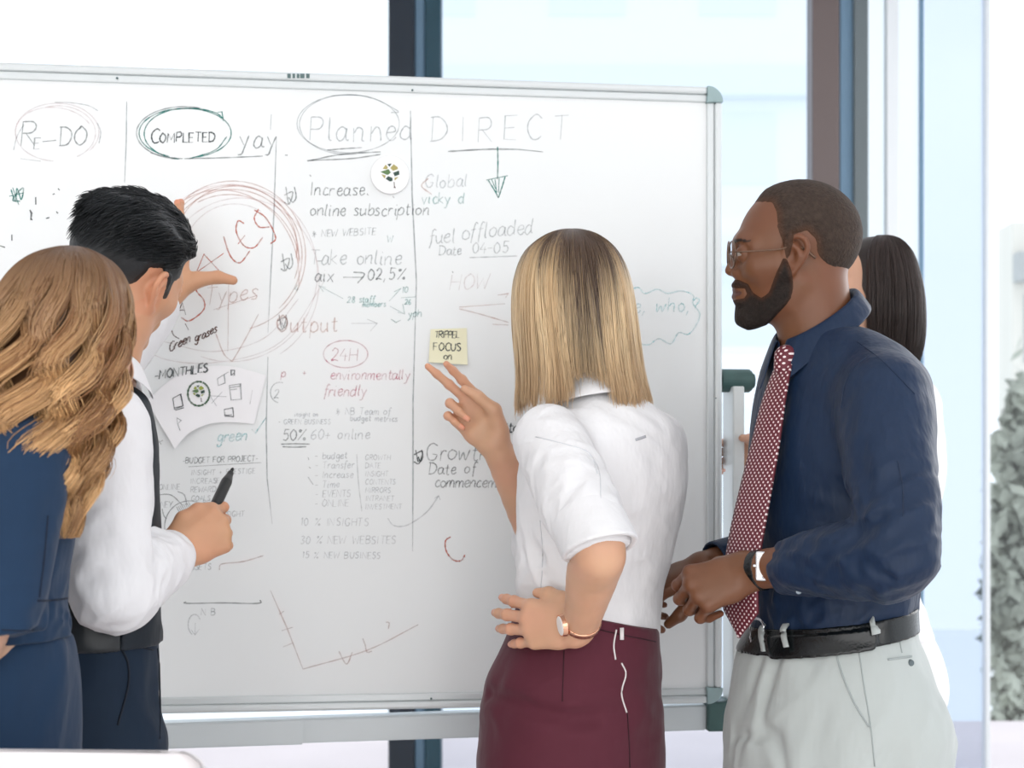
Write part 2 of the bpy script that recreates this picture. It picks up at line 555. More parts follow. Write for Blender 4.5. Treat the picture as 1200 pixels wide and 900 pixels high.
# terrace, street level and the pale buildings and trees beyond
m_terrace = mat('pink_white_terrace', (0.80, 0.70, 0.69), 0.7, var=((1.5, 1.5, 1), 0.05))
struct(box('terrace_ground', (-5, 6.14, -0.12), (7, 7.62, -0.02), m_terrace))
struct(box('street_ground', (-40, 7.7, -6.2), (60, 70, -6.0), mat('pale_street', (0.84, 0.86, 0.87), 0.9)))
def facade(name, label, x0, x1, y, z1, floors, wall, band, z0=-6.0, dp=6):
    r = thing(name, label, 'building', ((x0 + x1) / 2, y, z0))
    hx = (x1 - x0) / 2
    box('wall', (-hx, 0, 0), (hx, dp, z1 - z0), wall, r)
    nf = floors; fh = (z1 - z0) / nf
    for i in range(nf):
        box('balcony_band', (-hx, -0.35, i * fh + fh * 0.62), (hx, 0.0, i * fh + fh * 0.80), band, r, 0.02)
    nw = max(3, int(2 * hx / 2.4))
    for i in range(nf):
        for j in range(nw):
            xx = -hx + (j + 0.5) * 2 * hx / nw
            box('window_pane', (xx - 0.7, -0.03, i * fh + fh * 0.12), (xx + 0.7, 0.02, i * fh + fh * 0.55), band, r)
    return r
w1 = mat('far_white_wall', (0.93, 0.96, 0.98), 0.8); b1 = mat('far_white_band', (0.85, 0.90, 0.94), 0.7)
w2 = mat('far_beige_wall', (0.72, 0.69, 0.62), 0.8); b2 = mat('far_beige_window', (0.42, 0.43, 0.42), 0.6)
facade('white_building', 'pale white office building with horizontal bands outside the window behind the whiteboard', -5.5, 5.5, 26, 12.5, 6, w1, b1)
facade('beige_building', 'beige building with dark window panes far outside at the right edge', 9.5, 15.0, 27, 6.2, 4, w2, b2, dp=.8)

def tree(px, Y, zt, zc, r, label, seed):
    rng = np.random.default_rng(seed)
    x = (px - 600) / F * Y
    root = thing('broadleaf_tree', label, 'tree', (x, Y, -6.0))
    tube('trunk', [(0, 0, 0), (0.1, 0.05, 2.5), (0.0, 0, zc + 6.0)], [0.22, 0.17, 0.10], mat('bark', (0.16, 0.14, 0.12), 0.9), root)
    n = 2600
    d = rng.normal(size=(n, 3)); d /= np.linalg.norm(d, axis=1, keepdims=True)
    rad = rng.random(n) ** 0.4
    lob = 0.72 + 0.28 * noise(d * 2.2 + seed, seed)
    c = d * (rad * lob)[:, None] * np.array([r, r, (zt - zc)]) + np.array([0, 0, zc + 6.0])
    u = rng.normal(size=(n, 3)); u /= np.linalg.norm(u, axis=1, keepdims=True)
    v = np.cross(u, rng.normal(size=(n, 3))); v /= np.linalg.norm(v, axis=1, keepdims=True)
    s = rng.uniform(0.06, 0.14, n)[:, None]
    V = np.stack([c - u * s, c + v * s * 0.5, c + u * s, c - v * s * 0.5], 1).reshape(-1, 3)
    mesh_np('foliage', V, np.arange(4 * n).reshape(n, 4), mat('tree_leaves', (0.34, 0.36, 0.30), 0.7, var=((1.5, 1.5, 1.5), 0.5)), root, smooth=False)
tree(1200, 13.0, 3.3, 0.3, 0.42, 'taller leafy tree outside the glass at the far right edge', 3)
tree(1208, 15.0, 1.6, -0.6, 0.55, 'shorter leafy tree outside, low behind the taller tree at the right edge', 5)

# ------------------------------------------------------------------ whiteboard on its stand
UA = np.array([-0.655, 2.697]); UB = np.array([0.390, 2.825])
UD = (UB - UA) / np.linalg.norm(UB - UA); TH = math.atan2(UD[1], UD[0])
NN = np.array([UD[1], -UD[0]])                     # towards the camera
def board_pt(px, py):
    q = (px - 600.0) / F
    Y = (NN @ UA) / (NN[0] * q + NN[1])
    s = (np.array([q * Y, Y]) - UA) @ UD
    return s, EYE - (py - HOR) / F * Y, Y
S_R = board_pt(845, 300)[0]; S_L = S_R - 2.02
ZT, ZB = 2.043, 0.822
base = UA + UD * (S_L + S_R) / 2
wb = thing('whiteboard', 'large white dry-wipe board full of marker notes on a grey metal stand', 'whiteboard', (base[0], base[1], 0.0), TH)
SC_ = (S_L + S_R) / 2
def bl(px, py):
    s, z, _ = board_pt(px, py); return s - SC_, z
W2 = (S_R - S_L) / 2
m_board = mat('board_enamel', (0.83, 0.855, 0.86), 0.22, 0.35, var=((1.2, 1.2, 1.2), 0.015))
m_alu = mat('board_aluminium', (0.66, 0.70, 0.71), 0.35, 0.5, metal=0.25)
m_alu2 = mat('stand_grey_metal', (0.62, 0.67, 0.69), 0.4, 0.5, metal=0.15)
m_capg = mat('grey_green_plastic', (0.30, 0.41, 0.42), 0.45)
m_green = mat('dark_green_plastic', (0.045, 0.105, 0.10), 0.45, var=((30, 30, 30), 0.12))
m_post = mat('stand_white_metal', (0.70, 0.74, 0.74), 0.4)
FW = 0.030
box('writing_surface', (-W2 + FW - 0.004, 0.0, ZB + FW - 0.004), (W2 - FW + 0.004, 0.012, ZT - FW + 0.004), m_board, wb)
box('back_panel', (-W2 + 0.01, 0.012, ZB + 0.01), (W2 - 0.01, 0.020, ZT - 0.01), m_alu2, wb)
def rail(name, lo, hi, vert):
    """frame profile: two steps with a groove between"""
    bm = bmesh.new()
    if vert:
        sx = 1 if lo[0] > 0 else -1
        mid = (lo[0] + hi[0]) / 2
        a, b = ((lo[0], mid), (mid, hi[0]))
        inner, outer = (a, b) if sx > 0 else (b, a)
        add_box(bm, (inner[0], -0.006, lo[2]), (inner[1], 0.02, hi[2]), 0.003)
        add_box(bm, (outer[0], -0.011, lo[2]), (outer[1], 0.02, hi[2]), 0.005)
    else:
        up = lo[2] > 1.3
        mid = (lo[2] + hi[2]) / 2
        a, b = ((lo[2], mid), (mid, hi[2]))
        inner, outer = (a, b) if up else (b, a)
        add_box(bm, (lo[0], -0.006, inner[0]), (hi[0], 0.02, inner[1]), 0.003)
        add_box(bm, (lo[0], -0.011, outer[0]), (hi[0], 0.02, outer[1]), 0.005)
    obj(name, bm, m_alu, wb)
rail('frame_rail', (-W2 + FW, 0, ZT - FW), (W2 - FW, 0, ZT), False)
rail('frame_rail', (-W2 + FW, 0, ZB), (W2 - FW, 0, ZB + FW), False)
rail('frame_rail', (W2 - FW, 0, ZB + FW), (W2, 0, ZT - FW), True)
rail('frame_rail', (-W2, 0, ZB + FW), (-W2 + FW, 0, ZT - FW), True)
def corner(sx, sz):
    bm = bmesh.new()
    for (r, y) in ((FW + 0.001, -0.012), (FW * 0.55, -0.015)):
        n = 10
        cx, cz = sx * (W2 - FW), (ZT - FW) if sz > 0 else (ZB + FW)
        ring = [(cx - sx * 0.002, cz - sz * 0.002)] + [(cx + sx * r * math.cos(t), cz + sz * r * math.sin(t)) for t in np.linspace(0, math.pi / 2, n)]
        f = [bm.verts.new((x, y, z)) for x, z in ring]; b = [bm.verts.new((x, 0.021, z)) for x, z in ring]
        bm.faces.new(f); bm.faces.new(b[::-1])
        for i in range(len(ring)):
            j = (i + 1) % len(ring); bm.faces.new((f[i], b[i], b[j], f[j]))
    obj('corner_cap', bm, m_capg, wb)
for sx in (-1, 1):
    for sz in (-1, 1): corner(sx, sz)
# stand: posts, pivots, cross bar, feet
def cylx(name, x0, x1, y, z, r, m, parent, seg=28, bev=0.006):
    bm = bmesh.new()
    bmesh.ops.create_cone(bm, cap_ends=True, segments=seg, radius1=r, radius2=r, depth=x1 - x0,
                          matrix=Matrix.Translation(((x0 + x1) / 2, y, z)) @ Matrix.Rotation(math.pi / 2, 4, 'Y'))
    es = [e for e in bm.edges if len(e.link_faces) == 2 and any(len(f.verts) > 4 for f in e.link_faces)]
    bmesh.ops.bevel(bm, geom=es, offset=bev, segments=3, affect='EDGES')
    return obj(name, bm, m, parent, smooth=False)
zk = bl(865, 445)[1]
xp0 = bl(858.5, 600)[0]; xp1 = bl(872, 600)[0]
PD = 0.074
for s in (1, -1):
    a, b = sorted((s * xp0, s * xp1))
    box('stand_post', (a, -0.004, 0.09), (b, PD, zk - 0.013), m_post, wb, 0.003)
    k0, k1 = sorted((s * (W2 + 0.001), s * bl(886, 445)[0]))
    kn = cylx('pivot_knob', k0, k1, 0.030, zk, 0.0235, m_green, wb)
    kk = cylx('knob_cap', (k1 - 0.012) if s > 0 else k0 - 0.004, (k1 + 0.004) if s > 0 else k0 + 0.012, 0.030, zk, 0.0205, m_green, kn)
    cz0, cz1 = bl(845, 857)[1], bl(845, 822)[1]
    c0, c1 = sorted((s * bl(829, 840)[0], s * (xp0 + 0.001)))
    box('crossbar_bracket', (c0, -0.006, cz0), (c1, PD + 0.004, cz1), m_green, wb, 0.004)
    box('stand_foot', (a - 0.015, -0.20, 0.05), (b + 0.015, 0.40, 0.09), m_post, wb, 0.006)
    for yy in (-0.17, 0.37):
        bm = bmesh.new()
        bmesh.ops.create_cone(bm, cap_ends=True, segments=20, radius1=0.025, radius2=0.025, depth=0.022, matrix=Matrix.Translation(((a + b) / 2, yy, 0.026)) @ Matrix.Rotation(math.pi / 2, 4, 'Y'))
        obj('caster', bm, m_green, wb)
xb = bl(829, 840)[0]
cA, cB = bl(195, 848), bl(829, 826.5); cA2, cB2 = bl(195, 877), bl(829, 856.5)
def bar(name, x0, x1, y0, y1, m, drop=0.0):
    t = lambda x, p, q: p[1] + (q[1] - p[1]) * (x - p[0]) / (q[0] - p[0])
    bm = bmesh.new(); add_box(bm, (x0, y0, -1), (x1, y1, 1))
    for v in bm.verts: v.co.z = (t(v.co.x, cA, cB) + drop if v.co.z > 0 else t(v.co.x, cA2, cB2) - drop)
    bmesh.ops.bevel(bm, geom=list(bm.edges), offset=.003, segments=2, affect='EDGES')
    return obj(name, bm, m, wb)
bar('crossbar', -xb, xb, 0.006, 0.045, m_alu2)
# ledge that laps over the left part of the crossbar
bar('pen_ledge', -xb, bl(356, 850)[0], -0.003, 0.006, m_alu2, 0.001)
# small label on the top rail
lm = mat('label_dark', (0.10, 0.16, 0.16), 0.6)
bm = bmesh.new()
for (a, b) in ((337, 341), (343, 346), (348, 351), (352, 357), (359, 363)):
    x0, z0 = bl(a, 93.5); x1, z1 = bl(b, 88.5)
    add_box(bm, (x0, -0.0122, z0), (x1, -0.0108, z1))
obj('rail_label', bm, lm, wb)
for (a, b) in ((138, 93), (483, 107), (505, 818), (838, 467)):
    x, z = bl(a, b)
    bm = bmesh.new(); bmesh.ops.create_uvsphere(bm, u_segments=8, v_segments=6, radius=0.0022, matrix=Matrix.Translation((x, -0.0085, z)))
    obj('rail_screw', bm, lm, wb)
# ------------------------------------------------------------------ handwriting
GL = {
'A': (7, '0,0 3.5,10 7,0;1.3,4 5.6,4'), 'B': (6, '0,0 0,10;0,10 ~4,9.6 5,7.6 3.6,5.5 0,5.3;0,5.3 ~4.4,5 5.6,2.6 4,.4 0,0'),
'C': (6, '~6,9 3.4,10.2 .8,7.5 .3,4 2,.6 4,0 6,1.4'), 'D': (6.5, '.4,0 .4,10;-.6,10 ~3,10 6,7.5 6.3,4 4,.8 -.4,0'),
'E': (5, '5,10 0,10 0,0 5,0;0,5 4,5.2'), 'F': (5, '0,0 0,10 5,10;0,5 4,5'), 'G': (6.5, '~6,8.6 3.6,10 .8,8 .2,4 2,.4 5,.6 6.2,3.6;6.4,3.8 3.6,4'),
'H': (6, '0,0 0,10;6,10 6,0;0,5 6,5'), 'I': (2, '1,0 1,10'), 'J': (4.5, '1,10 5,10;~3.2,10 3.2,2 1.6,0 0,1.6'), 'K': (5.5, '0,0 0,10;5.2,10 .2,4.6 5.6,0'),
'L': (5, '0,10 0,0 5,0'), 'M': (7.5, '0,0 .8,10 3.8,3 6.8,10 7.6,0'), 'N': (6, '0,0 0,10 6,0 6,10'), 'O': (6.5, '~3,10 .4,7 .4,3 3,0 6,2.6 6.2,7 3.4,10 2.4,9.8'),
'P': (5.5, '0,0 0,10;~0,9.8 4,10 5.4,7.6 4,5.2 0,5'), 'Q': (7, '~3,10 .4,7 .4,3 3,0 6,2.6 6.2,7 3.4,10;4,3 7,-1'), 'R': (5.8, '0,0 0,10;~0,9.8 4,10 5.2,7.6 3.8,5.4 .2,5;1.6,5 5.8,0'),
'S': (5, '~4.8,8.8 2.8,10 .6,8.6 1,6.4 4,4.4 4.6,1.8 2.6,0 0,1.2'), 'T': (6, '0,10 6,10;3,10 3,0'), 'U': (6, '~0,10 .2,3 2.6,0 5.4,2.6 6,10'), 'V': (6, '0,10 3,0 6,10'),
'W': (8.5, '0,10 2,0 4.2,7 6.4,0 8.6,10'), 'X': (6, '0,0 6,10;0,10 6,0'), 'Y': (6, '0,10 3,5;6,10 3,5 2.6,0'), 'Z': (6, '0,9.6 6,10 0,0 6,.4'),
'a': (5.4, '~4.6,5 2.6,6.2 .6,4.4 .4,1.6 2,0 4,1.6 4.7,5.4;~4.7,5.6 4.6,1.6 5.4,.2 6,.6'), 'b': (5, '0,10 .1,.4;~.1,3.6 2.4,6 4.4,4.4 4.2,1.2 2,0 .2,.8'),
'c': (4.4, '~4.2,5.2 2.4,6 .5,4 .6,1.4 2.4,0 4.6,1.2'), 'd': (5.4, '~4.4,5 2.2,6 .5,4 .6,1.2 2.4,0 4.4,2;~4.8,10 4.5,2 5.2,.2'), 'e': (4.6, '~.6,3 4,3.8 3.4,6 1.4,5.4 .4,2.6 1.6,.2 3.4,.2 4.8,1.6'),
'f': (3.4, '~4.4,9.4 3,10.4 1.8,8 1.4,2 1,-3;.2,5.8 3.6,6'), 'g': (5, '~4.4,5.2 2.2,6.2 .5,4.2 1,1.4 3,1 4.4,3.4;~4.5,5.8 4.6,0 3.8,-3.6 1.6,-3.8 .6,-2'), 'h': (5, '0,10 0,0;~.1,3 2.2,6 4,5 4.2,1 5,.2'),
'i': (2, '~.6,6 .7,1 1.6,.2;.7,8.4 .8,8.9'), 'j': (2.4, '1.2,6 1,-3 -.4,-3.6;1.2,8.6 1.3,9'), 'k': (4.6, '0,10 0,0;4,6 .4,3 4.4,0'), 'l': (2, '~.7,10 .6,1.4 1.8,.2'),
'm': (7.4, '~0,6 .2,0;~.2,3.4 1.8,6 3.2,5 3.3,0;~3.4,3.4 5,6 6.6,5 6.7,.8 7.4,.2'), 'n': (5, '~0,6 .2,0;~.2,3.2 2,6 3.9,5 4.1,1 4.8,.2'), 'o': (4.8, '~2.4,6 .5,4.4 .6,1.4 2.4,0 4.4,1.6 4.4,4.4 2.2,6.1'),
'p': (5, '.2,6 0,-4;~.1,3.6 2.4,6.2 4.4,4.6 4.2,1.4 2,0 .2,1'), 'q': (5, '~4.4,5 2.2,6 .5,4 .8,1 3,.6 4.4,3;4.6,6 4.6,-4'), 'r': (3.8, '.2,6 .4,0;~.4,3.4 1.6,5.8 3.8,5.6'), 's': (4, '~3.8,5.2 2,6.2 .6,4.8 3.4,2 2.8,.2 0,.4'),
't': (3.4, '~1.6,9 1.4,1.6 2.4,0 3.6,.8;0,6 3.6,6.2'), 'u': (5, '~.2,6 .3,1.6 1.8,0 4,2.2;~4.3,6 4.2,1 5,.2'), 'v': (4.6, '0,6 2.2,0 4.4,6'), 'w': (6.6, '~0,6 .8,.4 3,4.6 4.2,.4 6.6,6.2'),
'x': (4.6, '0,6 4.4,0;4.4,6 0,0'), 'y': (4.8, '0,6 2.4,1.4;~4.6,6 2.8,0 1.6,-3.4 -.4,-3.8'), 'z': (4.4, '0,6 4.2,6 0,0 4.4,.2'),
'0': (5.5, '~2.6,10 .4,6.6 .5,2.4 2.6,0 5,2.6 5,7 2.4,10'), '1': (2.6, '.4,8 1.8,10 1.8,0'), '2': (5.5, '~.4,8 2.4,10 4.8,8.2 3.6,4.6 .2,.2 2.6,.8 5.6,0'), '3': (5.2, '~.4,9 2.8,10 4.6,8 2.2,5.4 4.8,3 2.8,0 .2,1'), '6': (5.2, '~4.4,9.8 1.6,7.4 .4,3 2.4,0 4.8,2 3.4,4.8 .6,3.4'), '9': (5, '~4.4,8 2.4,10 .6,7.6 2.4,5.4 4.4,8 3.8,0'), '4': (5.5, '3,10 0,3.6 5.6,3.6;4,6 3.8,0'), '5': (5.5, '5.4,10 1.4,10 .8,5.6;~.8,5.6 3.6,6 5,3 3,0 .2,.8'),
'7': (5, '0,10 5,10 1.6,0'), '8': (5, '~2.5,5.4 .6,7.6 2.6,10 4.4,7.6 2.5,5.2 .4,2.4 2.6,0 4.8,2.4 2.6,5.4'), '%': (7, '0,0 7,10;~1.4,9.6 .6,8.4 1.6,7.4 2.4,8.6 1.4,9.6;~5.4,2.4 4.6,1.2 5.6,.2 6.4,1.4 5.4,2.4'),
'-': (4, '0,4 4,4.2'), '_': (10, '0,4 10,4.4'), ',': (2, '1.2,.8 .2,-2.4'), '.': (2, '.8,0 1,.5'), '?': (4.6, '~.4,8 2.2,10 4.2,8 2.2,4.6 2.1,2.6;2,.2 2.1,.6'), '/': (4, '0,-1 4,10.6'), '+': (5, '0,4 5,4;2.5,6.6 2.5,1.4'), '<': (4, '4,9 0,5 4.6,1'), '>': (6, '0,5 6,5'),
'*': (6, '0,1 5,7;4.4,.4 2,9;0,5.4 6,3.4;.6,8.4 3.4,-1'), ' ': (4, ''),
}
wr_rng = np.random.default_rng(11)
def text_strokes(s, x, y, h, slope=0.0, slant=0.12, sp=1.6, wob=0.25):
    """photo-pixel polylines of handwriting; x,y = baseline start, h = capital height, slope = rise per px"""
    out = []; u = h / 10.0; cx = 0.0
    for ch in s:
        w, g = GL.get(ch, (4, ''))
        jx, jy = wr_rng.normal(0, wob, 2)
        for st in g.split(';'):
            if not st: continue
            sm = '~' in st
            pts = [tuple(map(float, t.split(','))) for t in st.replace('~', '').split()]
            pts = [(a + wr_rng.normal(0, wob * 0.6), b + wr_rng.normal(0, wob * 0.6)) for a, b in pts]
            if sm and len(pts) > 2: pts = [tuple(t) for t in catmull(np.array(pts), 5)]
            q = []
            for a, b in pts:
                px = (cx + a + jx + b * slant) * u; py = (b + jy) * u
                c, s_ = math.cos(math.atan(slope)), math.sin(math.atan(slope))
                q.append((x + px * c + py * -s_ * 0, y - py - px * slope))
            out.append(q)
        cx += w + sp
    return out
def curve_px(pts, n=8): return [tuple(t) for t in catmull(np.array(pts, float), n)]
def oval(cx, cy, rx, ry, a0=0, a1=360, rot=0, n=40):
    t = np.radians(np.linspace(a0, a1, n)); r = math.radians(rot)
    x = rx * np.cos(t); y = ry * np.sin(t)
    return [(cx + a * math.cos(r) - b * math.sin(r), cy + a * math.sin(r) + b * math.cos(r)) for a, b in zip(x, y)]

WLAY = [0]
def ribbons(strokes3, wd, hw):
    """strokes in the board's own (x,z); flat ribbons lying on the surface facing -y"""
    V = []; Q = []
    for s in strokes3:
        s = np.array(s, float)
        if len(s) < 2: continue
        t = np.gradient(s, axis=0); t /= np.linalg.norm(t, axis=1, keepdims=True) + 1e-9
        nrm = np.stack([-t[:, 1], t[:, 0]], 1)
        w = np.full(len(s), wd / 2); w = w * (1 + 0.25 * np.sin(np.arange(len(s)) * 1.7))
        w[0] *= 0.6; w[-1] *= 0.5
        a = s + nrm * w[:, None]; b = s - nrm * w[:, None]
        n0 = len(V)
        for p, q in zip(a, b): V.append((p[0], hw, p[1])); V.append((q[0], hw, q[1]))
        for i in range(len(s) - 1): Q.append((n0 + 2 * i, n0 + 2 * i + 1, n0 + 2 * i + 3, n0 + 2 * i + 2))
    return V, Q
def write(name, strokes, m, wpx=1.6, label=None, parent=None, y=None):
    pr = parent or wb
    st = [[bl(a, b) for a, b in s] for s in strokes]
    WLAY[0] += 1
    V, Q = ribbons(st, wpx * .88 / 605.0, (-0.0004 - 0.000012 * WLAY[0]) if y is None else y)
    o = mesh_np(name, V, Q, m, pr, smooth=False)
    if label: o['label'] = label
    return o
T = text_strokes
k_black = ink('ink_black', (0.03, 0.045, 0.05), 0.95)
k_grey = ink('ink_grey', (0.09, 0.12, 0.13), 0.56)
k_faint = ink('ink_faint_grey', (0.18, 0.23, 0.26), 0.36)
k_vfaint = ink('ink_very_faint_grey', (0.28, 0.34, 0.40), 0.30)
k_green = ink('ink_green', (0.0, 0.20, 0.17), 0.8)
k_fgreen = ink('ink_faint_teal', (0.06, 0.38, 0.36), 0.42)
k_lblue = ink('ink_light_blue', (0.22, 0.58, 0.62), 0.40)
k_red = ink('ink_red', (0.55, 0.10, 0.05), 0.70)
k_fred = ink('ink_faint_red', (0.58, 0.19, 0.12), 0.38)
k_vfred = ink('ink_very_faint_pink', (0.66, 0.36, 0.38), 0.22)
k_brown = ink('ink_brown', (0.09, 0.03, 0.02), 0.9)
k_pink = ink('ink_pink', (0.68, 0.14, 0.24), 0.42)

# column rules
k_line = ink('ink_line_grey', (0.10, 0.15, 0.18), 0.45)
write('column_marking', [[(148.5, 119), (148, 165), (146, 214)], [(318, 134), (317, 152)], [(324, 160), (321, 250), (317, 330), (314, 390)], [(314, 418), (312, 500), (313, 560), (319, 614)]], k_line, 1.4)
write('column_marking', [[(481, 130), (483, 230), (488, 330), (486, 400), (484, 470), (484, 560), (483.5, 646)]], k_line, 1.6)
# headings
write('heading_lettering', T('R', 24, 172, 29) + T('E', 40, 174, 13) + [[(50, 166), (66, 164.5)]] + T('DO', 69, 171, 22, 0.02, 0.08, 1.4), k_grey, 1.7, 'black marker heading at the top left of the board')
write('ring_marking', [oval(67, 155, 49, 34, 95, 400), oval(64, 157, 46, 31, 160, 330, 6), oval(68, 156, 44, 32, 250, 420)], k_vfred, 1.5)
write('ring_marking', [curve_px([(64, 120), (84, 120.5), (104, 124), (115, 130)]), curve_px([(114, 144), (118, 155), (116, 168)]), [(24, 186), (48, 189)], curve_px([(16, 176), (20, 160), (28, 146)])], k_faint, 1.3)
write('heading_lettering', T('C', 176, 168, 16) + T('OMPLETED', 187, 167, 11, 0.01, 0.05, 1.7), k_black, 1.8, 'black marker heading inside the dark green ring')
write('ring_marking', [oval(217, 156, 54, 29, 110, 440), oval(219, 157, 50, 30, 100, 300), curve_px([(205, 128), (230, 127), (252, 132), (262, 139)]), [(254, 132), (260, 131), (262, 142), (257, 137)], curve_px([(266, 160), (252, 176), (222, 186)])], k_green, 1.4)
write('ring_marking', [oval(216, 156, 56, 31, 100, 290), curve_px([(176, 179), (195, 184), (214, 186)])], k_grey, 1.4)
write('heading_lettering', T('yay', 281, 174, 22, 0.05, 0.1, 2.0), k_grey, 1.7)
write('underline_marking', [curve_px([(216, 186), (260, 185), (308, 183)])], k_grey, 1.5)
write('heading_lettering', T('Planned', 363, 165, 27, 0.0, 0.06, 2.0), k_faint, 1.6, 'grey marker heading inside the grey ring')
write('ring_marking', [oval(408, 145, 60, 34, 60, 420), oval(408, 146, 57, 35, 80, 300), curve_px([(388, 112), (430, 113), (466, 130), (458, 132)])], k_faint, 1.2)
write('underline_marking', [curve_px([(383, 176), (400, 174.5), (424, 173)]), curve_px([(360, 189), (400, 181), (446, 178)]), curve_px([(360, 188), (410, 186), (446, 181)])], k_grey, 1.6)
write('heading_lettering', T('DIRECT', 506, 166, 28, 0.02, 0.05, 5.2), k_faint, 1.5, 'faint grey capital heading above the green arrow')
write('underline_marking', [curve_px([(525, 177.5), (570, 175), (606, 175)]), [(606, 175), (636, 178)]], k_grey, 1.9)
write('arrow_marking', [curve_px([(583, 172), (583.5, 190), (583, 210)]), [(570, 211), (595, 206)], curve_px([(572, 211), (580, 224), (584, 232)]), curve_px([(592, 207), (588, 220), (584, 232)]), [(580, 210), (582, 226)], [(585, 209), (584, 226)], [(576, 210), (581, 222)]], k_green, 1.6, 'green marker arrow pointing down')
# left edge scribbles
write('scribble_marking', [curve_px([(13, 222), (18, 236), (20, 221), (25, 234), (27, 220), (15, 234), (24, 236)]), [(15, 220), (22, 240)], [(11, 230), (28, 226)]], k_green, 1.5)
write('scribble_marking', [[(42, 231), (42, 240)], [(35, 246), (37, 250), (36, 258)], [(14, 275), (14, 282)], [(0, 288), (6, 290)], [(36, 256), (38, 258)], [(68, 221), (70, 223)], [(66, 248), (68, 250)], [(54, 256), (58, 255)], [(62, 228), (64, 227)]], k_black, 2.2)
write('scribble_marking', [[(9, 318), (15, 326)], [(15, 318), (9, 327)]], k_fgreen, 1.4)
# red sketch
rings = [oval(272, 300, 78 + 4 * i, 78 + 5 * i, 150 + 12 * i, 380 + 20 * i, 8 * i) for i in range(3)]
write('sketch_marking', rings + [oval(276, 290, 72, 72, 180, 360, 10), oval(262, 320, 88, 98, 225, 380, -12), oval(268, 318, 84, 90, 240, 350, 4)], k_fred, 1.3, 'faint red marker rings around the sketch')
write('sketch_marking', [oval(282, 330, 92, 98, 190, 420), oval(270, 320, 102, 104, 220, 470), oval(275, 305, 62, 66, 200, 300), curve_px([(150, 388), (190, 420), (260, 424), (330, 400), (380, 330)]), curve_px([(190, 400), (250, 412), (310, 396), (350, 350)])], k_vfred, 1.3)
write('sketch_lettering', [curve_px([(236, 328), (230, 340), (239, 352), (238, 364), (222, 376), (212, 372)]), [(227, 327), (239, 298), (263, 324)], [(232, 318), (262, 297)], curve_px([(262, 277), (270, 300), (281, 308), (293, 294)]), curve_px([(286, 262), (279, 259), (277, 272), (286, 288), (298, 290), (308, 278)]), [(279, 286), (287, 276)], curve_px([(303, 245), (298, 256), (304, 266), (316, 266)]), curve_px([(298, 246), (312, 256), (323, 278), (317, 286)])], k_red, 1.7, 'red marker letters slanting up inside the rings')
write('sketch_lettering', T('Types', 240, 358, 20, 0.12, 0.14, 1.6), k_fred, 1.4)
write('sketch_lettering', [[(250, 363), (302, 346)], [(268, 330), (267, 412)], curve_px([(253, 391), (262, 414), (272, 424)]), curve_px([(272, 424), (286, 400), (303, 368)]), curve_px([(248, 336), (250, 330)])], k_fred, 1.4)
write('sketch_lettering', T('EA', 196, 371, 15, 0.06, 0.08, 2.4), k_brown, 1.7)
write('sketch_lettering', [[(186, 378), (180, 388), (174, 397)], curve_px([(200, 380), (203, 392), (210, 397)]), [(217, 379), (221, 387)]], k_brown, 1.3)
write('sketch_lettering', T('Rooibos', 160, 415, 9.6, 0.40, 0.1, .5), k_brown, 1.6)
write('sketch_lettering', T('Green', 198, 413, 10.5, 0.46, 0.1, .5) + T('grases', 228, 401, 9.5, 0.42, 0.1, .6), k_brown, 1.6)
# left column lower notes
write('note_lettering', [[(221, 547), (306, 542)]] + T('-BUDGET FOR PROJECT-', 214, 543, 6.6, 0.03, 0.08, 1.3), k_grey, 1.2)
write('note_lettering', T('INSIGHT + PRESTIGE', 224, 557, 6, 0.03, 0.08, 2.2) + T('INCREASE', 223, 567, 6, 0.02, 0.08, 2.2) + T('REWARD', 223, 577, 6.4, 0.02) + T('GOALS', 224, 587, 6, 0.02) + T('ONLINE', 186, 574, 6.4, 0.02), k_faint, 1.2)
write('note_lettering', T('MONEY', 176, 595, 7, 0.02) + T('BRIEFS', 238, 592, 6, 0.02) + T('INSIGHT', 258, 606, 6.4, 0.02) + T('ASSETS', 218, 668, 7, 0.02), k_faint, 1.2)
write('wheel_marking', [oval(222, 617, 29, 30, 120, 300), curve_px([(183, 580), (200, 580), (214, 592)]), curve_px([(190, 596), (192, 604), (195, 608)]), curve_px([(208, 576), (216, 580), (219, 592)]), curve_px([(246, 650), (240, 655), (230, 660)])] + [[(207 + 2 * i, 594 - i * .8), (211 + 2 * i, 602 - i * .8)] for i in range(8)], k_grey, 1.2)
write('bracket_marking', [curve_px([(218, 705), (219, 707), (260, 706.5), (302, 707), (305, 703)])], k_grey, 1.5)
write('note_lettering', T('N B', 236, 721, 8, 0.0, 0.05, 2), k_faint, 1.3)
write('arrow_marking', [oval(228, 732, 7.5, 12, 110, 330), [(229, 730), (228.5, 744)], [(224, 738), (228.5, 744), (234, 737)]], k_vfaint, 1.3)
write('stroke_marking', [curve_px([(257, 668), (260, 661), (285, 658), (309, 651)])], k_fred, 1.4)
write('note_lettering', T('green', 254, 518, 13, 0.06, 0.2, 1.0) + [[(295, 503), (299, 508), (312, 489)]], k_lblue, 1.8)
write('scribble_marking', [[(186, 516), (189, 521)], [(183, 520), (191, 516)]], k_grey, 1.3)
